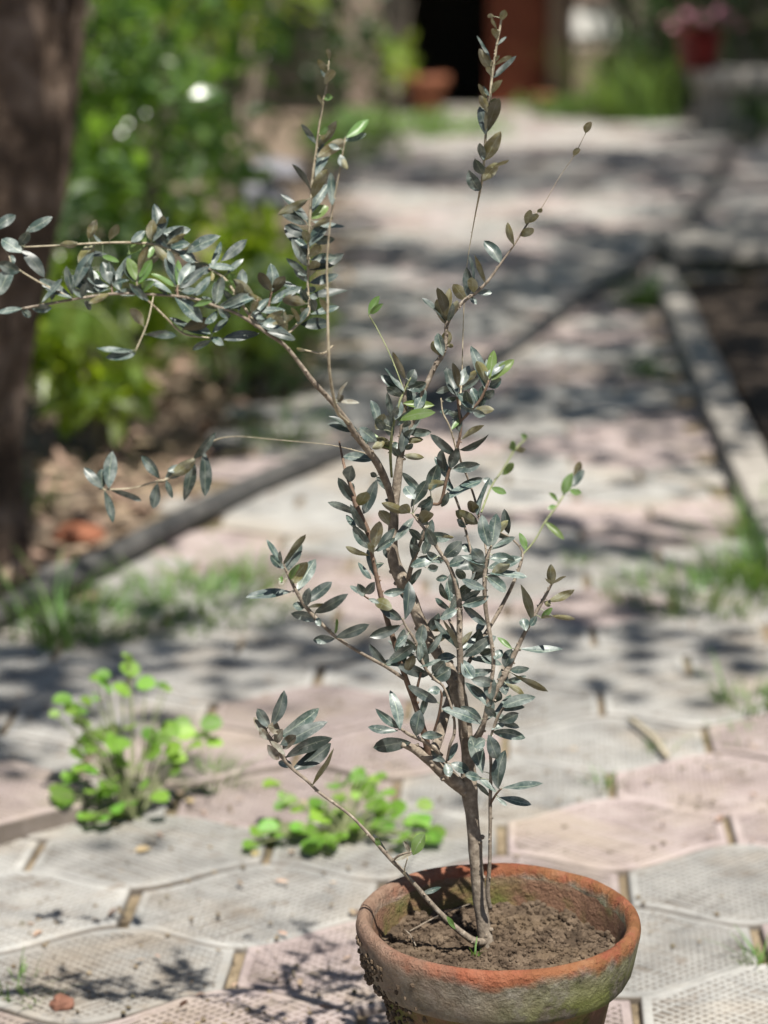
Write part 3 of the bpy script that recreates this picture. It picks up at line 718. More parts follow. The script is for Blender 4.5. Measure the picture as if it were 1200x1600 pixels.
# grass and weeds along the path
def tuft(px, py, h, r, n, w, lab, mat='grass', lean=.7):
    g = G(px, py); return grass_tuft('grass_tuft', lab, (g.x, g.y, -.012), h, r, n, w, M[mat], GT, lean)
tuft(300, 950, .085, .18, 230, .008, 'wide spreading grass tuft in front of the hose bend', 'grass', 1.1)
tuft(175, 975, .075, .12, 130, .008, 'grass tuft left of the widest tuft below the hose', 'grass', 1.1)
tuft(395, 905, .10, .06, 60, .005, 'thin grass tuft growing from the path just right of the hose bend')
tuft(90, 1000, .16, .08, 60, .007, 'long bladed grass beside the hose at the left edge')
tuft(1095, 930, .065, .17, 330, .006, 'broad low grass tuft across the path joints near the kerb end')
tuft(1190, 905, .13, .10, 190, .006, 'grass tuft at the right edge just below the kerb')
tuft(1185, 1100, .08, .06, 90, .005, 'grass tuft at the right edge beside the grey pavers')
tuft(1192, 1500, .035, .025, 60, .003, 'small grass tuft in a joint at the right edge near the pot')
tuft(945, 1225, .03, .02, 40, .003, 'tiny grass tuft in the joint beside the pink pavers')
tuft(1030, 1170, .03, .02, 24, .003, 'pale sprig of grass in a joint next to the twig')
tuft(1190, 830, .12, .08, 80, .006, 'green grass tuft touching the kerb at the right edge')
tuft(1000, 478, .16, .09, 110, .008, 'grass tuft at the far end of the kerb')
tuft(1020, 590, .10, .06, 60, .007, 'small tuft against the path side of the kerb')
tuft(1150, 412, .17, .28, 240, .01, 'shaded grass patch behind the concrete slab')
tuft(905, 880, .05, .03, 30, .004, 'tiny tuft in the middle of the path')
tuft(20, 1545, .045, .04, 36, .0028, 'light green grass sprig at the bottom left corner')
tuft(60, 1560, .04, .025, 20, .0025, 'thin grass sprig right of the bottom left corner sprig')
tuft(330, 1215, .05, .05, 90, .003, 'fine pale weeds right of the round leaved weed', 'grass', .9)
tuft(60, 1598, .012, .07, 70, .0016, 'dry straw lying at the bottom left corner', 'dry_grass', 2.5)
tuft(30, 790, .10, .1, 70, .006, 'sparse grass at the foot of the tree trunk')
tuft(440, 690, .12, .10, 80, .006, 'grass at the left path edge beyond the hose')
tuft(1165, 1150, .03, .06, 60, .0025, 'low fuzz of grass between the grey pavers at the right edge')

# leaf litter under the shrubs on the left
v, f = [], []; n = 1700; pts = []
while len(pts) < n:
    y = rnd.uniform(3.6, 8.5); x = path_left(y) - abs(rnd.gauss(0, .5)) + .03
    if x > -1.6: pts.append((x, y, -.035 + min(max(path_left(y) - x, 0), .5) * .07 + rnd.uniform(0, .02)))
d = rdirs(n); d[:, 2] *= .25; nn = rdirs(n) * .35 + np.array([0, 0, 1.]); sc = rng.uniform(.5, 1.3, n)
leaf_cloud(v, f, np.array(pts), d, nn, .06 * sc, .03 * sc)
tag(mesh_obj('leaf_litter', v, f, M['litter']), 'dry brown leaf litter under the shrubs', 'leaf litter', kind='stuff')
g = G(120, 838); stone('terracotta_shard', 'broken orange terracotta shard among the dry leaves', (g.x, g.y, .005), (.05, .035, .018), M['orange_clay'], 8, 'shard')
g = G(97, 1572); stone('terracotta_crumb', 'small reddish clay crumb beside the straw', (g.x, g.y, .004), (.013, .012, .008), M['terracotta'], 9, 'crumb')
# loose paver piece lying proud of the path
g0 = G(30, 1262, .03); me = pm[(1, 'pink', 1)]
lo = bpy.data.objects.new('loose_paver', me); link(lo); lo.location = (g0.x - .06, g0.y + .05, .034); lo.rotation_euler = (.03, .07, .12)
tag(lo, 'loose pink paver lifted above the others at the left edge', 'paver')
# twig lying in a joint, fallen dry leaves
a, b = G(985, 1130), G(1042, 1188); mb = MB(); pts = catmull([a + Vector((0, 0, .006)), a.lerp(b, .5) + Vector((.004, 0, .009)), b + Vector((0, 0, .006))], 5); mb.tube(pts, [.0042] * len(pts), 7, bumpy=.3)
tag(mb.obj('fallen_twig', M['tan_stem'], smooth=True), 'short brown twig lying on the grey pavers', 'twig')
for px, py, s, rz, lab in ((210, 1330, .022, .4, 'yellowish fallen leaf below the round leaved weed'), (395, 1338, .018, 1.2, 'pale fallen leaf beside the second weed'), (300, 1255, .02, 2.0, 'light dry leaf at the foot of the fine weeds'), (60, 1215, .03, .2, 'dry stalk like leaf behind the loose paver')):
    g = G(px, py, .004); vv, ff = [], []
    leaf_cloud(vv, ff, np.array([[0, 0, 0.]]), np.array([[math.cos(rz), math.sin(rz), .1]]), np.array([[.1, -.2, 1.]]), np.array([s]), np.array([s * .6]))
    o = mesh_obj('fallen_leaf', vv, ff, M['dry_grass']); o.location = g; tag(o, lab, 'leaf')

# grit, crumbs and shreds of dry leaf scattered over the pavers
mb = MB(); gm = []
for sd in range(3):
    bm = bmesh.new(); bmesh.ops.create_icosphere(bm, subdivisions=1, radius=1)
    for v in bm.verts: v.co *= 1 + .5 * noise.noise(v.co * 1.7 + Vector((sd * 4.1, 1, 0)))
    gm.append(([v.co.copy() for v in bm.verts], [tuple(x.index for x in f.verts) for f in bm.faces])); bm.free()
cnt = 0
while cnt < 1700:
    y = 2.05 + 4.0 * rnd.random() ** 1.6; x = rnd.uniform(-.17 * y - .2, .17 * y + .2)
    if x < path_left(y) or x > path_right(y) or noise.noise(Vector((x * 3, y * 3, 8))) + rnd.uniform(-.3, .3) < .08: continue
    sz = rnd.choice((.0009, .0012, .0016, .0022, .0032)); V_, F_ = gm[cnt % 3]; fl = rnd.uniform(.4, .9)
    mb.add([Vector((v.x * sz + x, v.y * sz + y, v.z * sz * fl + .002 + sz * .2)) for v in V_], F_); cnt += 1
tag(mb.obj('grit', M['sand']), 'loose grit and crumbs of dirt scattered over the pavers', 'grit', kind='stuff')
v, f = [], []; pts = []
while len(pts) < 260:
    y = 2.1 + 6 * rnd.random() ** 1.3; x = rnd.uniform(-.17 * y - .2, .17 * y + .2)
    if path_left(y) < x < path_right(y) and noise.noise(Vector((x * 2, y * 2, 18))) + rnd.uniform(-.4, .4) > .1: pts.append((x, y, .004))
n = len(pts); d = rdirs(n); d[:, 2] = np.abs(d[:, 2]) * .15; nn = rdirs(n) * .3 + np.array([0, 0, 1.]); sc = rng.uniform(.4, 1.3, n)
leaf_cloud(v, f, np.array(pts), d, nn, .016 * sc, .006 * sc)
tag(mesh_obj('leaf_shreds', v, f, M['litter']), 'shreds of dry brown leaf strewn along the path', 'leaf shreds', kind='stuff')

# two broad-leaved weeds, each leaf a piece
def round_leaf_mesh(name, mat):
    n = 12; vs = [(0, 0, 0), (0, .5, -.03)]; fs = []
    for k in range(n):
        a = -math.pi / 2 + 2 * math.pi * k / n; x, y = .42 * math.cos(a), .5 + .5 * math.sin(a)
        vs.append((x, y, .10 * abs(x) * 2 - .10 * max(0, y - .5) ** 2 * 4))
    for k in range(n): fs.append((1, 2 + k, 2 + (k + 1) % n))
    me = bpy.data.meshes.new(name); me.from_pydata(vs[0:], [], fs); me.materials.append(mat)
    me.polygons.foreach_set('use_smooth', [True] * len(me.polygons)); return me
RL = round_leaf_mesh('leaf', M['weed_leaf'])
def weed(label, base_px, leaves, Y0):
    g = G(*base_px); root = tag(empty('broadleaf_weed', (g.x, g.y, -.01)), label, 'weed', 'weeds growing between the pavers')
    leaves = leaves + [(px + rnd.gauss(0, 22), py + rnd.gauss(0, 16), s * rnd.uniform(.45, .8), dY + rnd.uniform(-.03, .03)) for px, py, s, dY in leaves for _ in (0, 1)][:42]
    for n_, (px, py, s, dY) in enumerate(leaves):
        tip = P(px, py, g.y + dY); tip.z = max(tip.z, .012)
        b0 = Vector((g.x + rnd.uniform(-.012, .012), g.y + rnd.uniform(-.012, .012), -.008))
        mb = MB(); mid = b0.lerp(tip, .5) + Vector((0, 0, .012)); pts = catmull([b0, mid, tip], 4); mb.tube(pts, [.0014 - .0007 * i / (len(pts) - 1) for i in range(len(pts))], 5, False)
        mb.obj('stem', M['green_stem'], root)
        L_ = s / FPX * (g.y * CP + HC * SP) * 1.05
        out = Vector((tip.x - g.x, (tip.y - g.y) - .03, rnd.uniform(-.02, .03))); out = out.normalized() if out.length > .01 else Vector((0, -1, 0))
        out = (out + Vector((rnd.uniform(-.4, .4), rnd.uniform(-.7, .2), rnd.uniform(-.2, .3)))).normalized()
        up = (Vector((rnd.uniform(-.7, .7), -.6 + rnd.uniform(-.6, .5), 1))).normalized(); sx = out.cross(up).normalized(); up = sx.cross(out)
        o = bpy.data.objects.new('leaf', RL); link(o, root)
        o.matrix_local = Matrix.Translation(tip - out * L_ * .5 - root.location) @ Matrix((sx, out, up)).transposed().to_4x4() @ Matrix.Scale(L_, 4)
w1 = [(165, 1072, 34, .02), (190, 1078, 30, .03), (228, 1068, 30, .03), (203, 1045, 34, .05), (98, 1093, 30, 0), (110, 1108, 22, 0), (135, 1095, 20, .02), (125, 1128, 26, .02), (150, 1150, 36, .01), (178, 1165, 42, 0), (165, 1150, 30, .03), (205, 1135, 30, .02), (235, 1150, 34, .02), (238, 1175, 36, .01), (120, 1178, 30, -.01), (130, 1200, 36, -.02), (98, 1243, 38, -.03), (150, 1235, 44, -.03), (170, 1230, 40, -.02), (165, 1278, 42, -.05), (145, 1275, 34, -.05), (185, 1262, 30, -.04), (215, 1200, 30, -.01), (250, 1245, 32, -.03), (265, 1140, 34, .04), (290, 1145, 32, .04), (285, 1130, 26, .05), (330, 1130, 34, .05), (335, 1160, 28, .05), (305, 1165, 26, .03), (225, 1225, 24, -.02), (205, 1255, 24, -.03), (100, 1255, 30, -.03), (190, 1190, 34, 0), (270, 1170, 30, .02), (255, 1190, 28, .01), (315, 1150, 26, .05)]
weed('bushy weed with round light green leaves in front of the loose paver', (205, 1275), w1, 0)
w2 = [(405, 1300, 36, -.03), (418, 1292, 30, -.02), (470, 1295, 34, -.02), (440, 1305, 24, -.03), (490, 1330, 46, -.05), (515, 1312, 40, -.04), (500, 1275, 44, -.01), (512, 1268, 36, 0), (425, 1225, 30, .03), (440, 1258, 26, .01), (540, 1222, 34, .05), (560, 1212, 30, .06), (575, 1235, 34, .04), (590, 1260, 40, .02), (620, 1265, 36, .01), (600, 1290, 34, -.01), (652, 1285, 40, 0), (640, 1320, 36, -.03), (672, 1325, 40, -.03), (556, 1290, 30, -.01), (530, 1245, 26, .03), (605, 1240, 28, .05), (520, 1228, 26, .05), (465, 1265, 24, 0), (585, 1220, 26, .06), (620, 1330, 30, -.04)]
weed('spreading weed with round leaves behind the pot', (535, 1310), w2, 0)

# ================================================================== THE POT
SOILZ = 0.180
PC = Vector((X(779, 1.915), 1.915, 0)); PC.x = (779 - 600) / FPX * 2.048
pot = tag(empty('terracotta_pot', (PC.x, PC.y, 0)), 'weathered terracotta flower pot with orange rim and green moss', 'pot')
def pot_mat():
    m, nt, b = mat_new('weathered_terracotta'); co = objco(nt); tc = nt.nodes.new('ShaderNodeSeparateXYZ'); nt.links.new(co, tc.inputs[0])
    clay = ramp(nt, noise_tex(nt, co, 38, 6), [(0.3, (0.15, 0.044, 0.023)), (0.55, (0.24, 0.08, 0.045)), (0.8, (0.30, 0.14, 0.09))])
    n1 = noise_tex(nt, co, 16, 6, 0.62, 0.3); n2 = noise_tex(nt, co, 60, 6, 0.7)
    geo = nt.nodes.new('ShaderNodeNewGeometry')
    # old lime and dust crust over the outside below the rubbed rim
    edge = math_n(nt, 'ADD', tc.outputs[2], math_n(nt, 'MULTIPLY', math_n(nt, 'SUBTRACT', n1, 0.5), 0.045))
    crustf = ramp(nt, math_n(nt, 'MULTIPLY', edge, 4.0), [(0.812, (1, 1, 1)), (0.845, (0, 0, 0))])
    crust = ramp(nt, n2, [(0.30, (0.04, 0.033, 0.025)), (0.48, (0.135, 0.117, 0.094)), (0.70, (0.28, 0.258, 0.22))])
    crust = mix(nt, ramp(nt, noise_tex(nt, co, 22, 5), [(0.5, (0, 0, 0)), (0.7, (0.6, 0.6, 0.6))]), crust, (0.225, 0.18, 0.142))
    c = mix(nt, crustf, clay, crust)
    # dusty rim on the left
    lx = ramp(nt, math_n(nt, 'ADD', math_n(nt, 'MULTIPLY', tc.outputs[0], 4.0), math_n(nt, 'ADD', 0.5, math_n(nt, 'MULTIPLY', math_n(nt, 'SUBTRACT', n1, 0.5), 0.9))), [(0.12, (0.8, 0.8, 0.8)), (0.34, (0, 0, 0))])
    c = mix(nt, lx, c, mix(nt, n2, (0.10, 0.065, 0.045), (0.30, 0.225, 0.17)))
    # moss, mostly low on the right and inside on the left
    mz = ramp(nt, math_n(nt, 'MULTIPLY', tc.outputs[2], 4.0), [(0.66, (1, 1, 1)), (0.84, (0, 0, 0))])
    mx = ramp(nt, math_n(nt, 'ADD', math_n(nt, 'MULTIPLY', tc.outputs[0], 4.0), 0.5), [(0.38, (0.12, 0.12, 0.12)), (0.75, (1, 1, 1))])
    mm = math_n(nt, 'MULTIPLY', math_n(nt, 'MULTIPLY', math_n(nt, 'ADD', mz, 0.25), mx), ramp(nt, noise_tex(nt, co, 26, 8, 0.7), [(0.38, (0, 0, 0)), (0.50, (1, 1, 1))]))
    c = mix(nt, math_n(nt, 'MINIMUM', mm, 0.9), c, mix(nt, n2, (0.05, 0.065, 0.012), (0.17, 0.18, 0.05)))
    # inner wall: damp earth film and moss
    r2 = math_n(nt, 'ADD', math_n(nt, 'MULTIPLY', tc.outputs[0], tc.outputs[0]), math_n(nt, 'MULTIPLY', tc.outputs[1], tc.outputs[1]))
    inn = math_n(nt, 'MULTIPLY', math_n(nt, 'LESS_THAN', r2, 0.1135 ** 2), ramp(nt, math_n(nt, 'MULTIPLY', edge, 4.0), [(0.80, (1, 1, 1)), (0.86, (0.25, 0.25, 0.25))]))
    film = mix(nt, ramp(nt, n1, [(0.42, (0, 0, 0)), (0.6, (1, 1, 1))]), (0.17, 0.095, 0.06), (0.10, 0.10, 0.028))
    c = mix(nt, inn, c, film)
    # white lime specks
    vor = nt.nodes.new('ShaderNodeTexVoronoi'); vor.inputs['Scale'].default_value = 95; nt.links.new(co, vor.inputs['Vector'])
    sp = math_n(nt, 'MULTIPLY', math_n(nt, 'LESS_THAN', vor.outputs['Distance'], 0.12), math_n(nt, 'GREATER_THAN', noise_tex(nt, co, 20, 2), 0.66))
    c = mix(nt, math_n(nt, 'MULTIPLY', sp, 0.85), c, (0.72, 0.70, 0.66))
    nt.links.new(c, b.inputs['Base Color']); b.inputs['Roughness'].default_value = 0.9; b.inputs['Specular IOR Level'].default_value = 0.2
    h = math_n(nt, 'ADD', math_n(nt, 'MULTIPLY', n2, 0.6), math_n(nt, 'ADD', math_n(nt, 'MULTIPLY', noise_tex(nt, co, 240, 4), 0.3), math_n(nt, 'MULTIPLY', mm, 0.5)))
    bump(nt, b, h, 1.0, 0.007)
    return m
M['pot'] = pot_mat()
mb = MB()
prof = [(.070, 0), (.076, .02), (.084, .06), (.093, .10), (.101, .14), (.1055, .158), (.1085, .163), (.114, .1645), (.1185, .167), (.121, .172), (.1235, .182), (.1255, .194), (.1272, .204), (.1278, .211), (.1268, .2155), (.1240, .2185), (.1205, .2190), (.1172, .2172), (.1150, .2135), (.1135, .207), (.1115, .196), (.109, .18), (.106, .165)]
lathe(mb, prof, PC.x, PC.y, 128, .0016, 2.3)
mb.obj('pot_body', M['pot'], pot, True, loc=pot.location.copy())
# soil: a lumpy disc
sm_, snt, sb_ = mat_new('potting_soil'); co = posco(snt)
sc_ = ramp(snt, noise_tex(snt, co, 70, 8, 0.7), [(0.3, (0.022, 0.015, 0.010)), (0.48, (0.078, 0.055, 0.037)), (0.72, (0.19, 0.142, 0.10))])
sc2 = ramp(snt, noise_tex(snt, co, 18, 4), [(0.5, (0, 0, 0)), (0.7, (1, 1, 1))]); sc_ = mix(snt, math_n(snt, 'MULTIPLY', sc2, .5), sc_, (0.20, 0.145, 0.09))
snt.links.new(sc_, sb_.inputs['Base Color']); sb_.inputs['Roughness'].default_value = 0.95; sb_.inputs['Specular IOR Level'].default_value = 0.2
bump(snt, sb_, noise_tex(snt, co, 260, 8, 0.7), 0.8, 0.003)
vs, fs = [], []; nr, na = 44, 110
for j in range(nr + 1):
    r = .1105 * j / nr
    for k in range(na):
        a = 2 * math.pi * k / na; p = Vector((r * math.cos(a), r * math.sin(a), 0))
        z = SOILZ - .004 + .010 * (r / .11) ** 3 * (.5 + noise.noise(p * 22)) + .0040 * noise.noise(p * 60) + .0036 * noise.noise(p * 140) + .0026 * noise.noise(p * 300)
        z += .010 * max(0, noise.noise(p * 45 + Vector((4, 0, 0)))) * max(0, min(1, (p.y * .8 + p.x * .35 + .01) / .05))
        vs.append((PC.x + p.x, PC.y + p.y, z))
for j in range(nr):
    for k in range(na):
        a, b = j * na + k, j * na + (k + 1) % na; fs.append((a, b, b + na, a + na))
mesh_obj('soil', vs, fs, sm_, pot, True)
# crumbs of soil and grit lying on the soil and stuck under the rim on the left
def crumb_mesh(seed):
    bm = bmesh.new(); bmesh.ops.create_icosphere(bm, subdivisions=1, radius=1)
    for v in bm.verts: v.co *= 1 + .5 * noise.noise(v.co * 1.7 + Vector((seed, 0, 0)))
    r = ([v.co.copy() for v in bm.verts], [tuple(x.index for x in f.verts) for f in bm.faces]); bm.free(); return r
cm = [crumb_mesh(s * 3.3) for s in range(4)]
mb = MB()
for i in range(2600):
    a, r = rnd.uniform(0, 6.283), .108 * math.sqrt(rnd.random()); x, y = r * math.cos(a), r * math.sin(a)
    s = rnd.choice((.0009, .0012, .0016, .0024, .0034 if (y > .02 or x < -.05) else .0012)); p = Vector((x, y, 0))
    z = SOILZ - .004 + .010 * (r / .11) ** 3 * (.5 + noise.noise(p * 22)) + .0035 * noise.noise(p * 60) + .010 * max(0, noise.noise(p * 45 + Vector((4, 0, 0)))) * max(0, min(1, (y * .8 + x * .35 + .01) / .05))
    V_, F_ = cm[i % 4]; R = Matrix.Rotation(rnd.uniform(0, 6), 3, 'Z')
    mb.add([R @ (v * s) + Vector((PC.x + x, PC.y + y, z + s * .3)) for v in V_], F_)
o = mb.obj('soil_crumbs', sm_, pot); o['kind'] = 'stuff'
mb = MB()
for i in range(240):
    a = math.radians(rnd.gauss(198, 15)); z = rnd.uniform(.10, .205); r = np.interp(z, [.10, .158, .166, .204], [.093, .1055, .1195, .1272]) + .0005; s = rnd.uniform(.001, .0032)
    V_, F_ = cm[i % 4]; mb.add([v * s + Vector((PC.x + r * math.cos(a), PC.y + r * math.sin(a), z)) for v in V_], F_)
o = mb.obj('dirt_crust', sm_, pot); o['kind'] = 'stuff'

# ================================================================== THE OLIVE SAPLING
TBASE = G(760, 1478, SOILZ - .004); YT = TBASE.y
sap = tag(empty('olive_sapling', TBASE), 'slender grey leaved olive sapling growing in the terracotta pot', 'sapling')
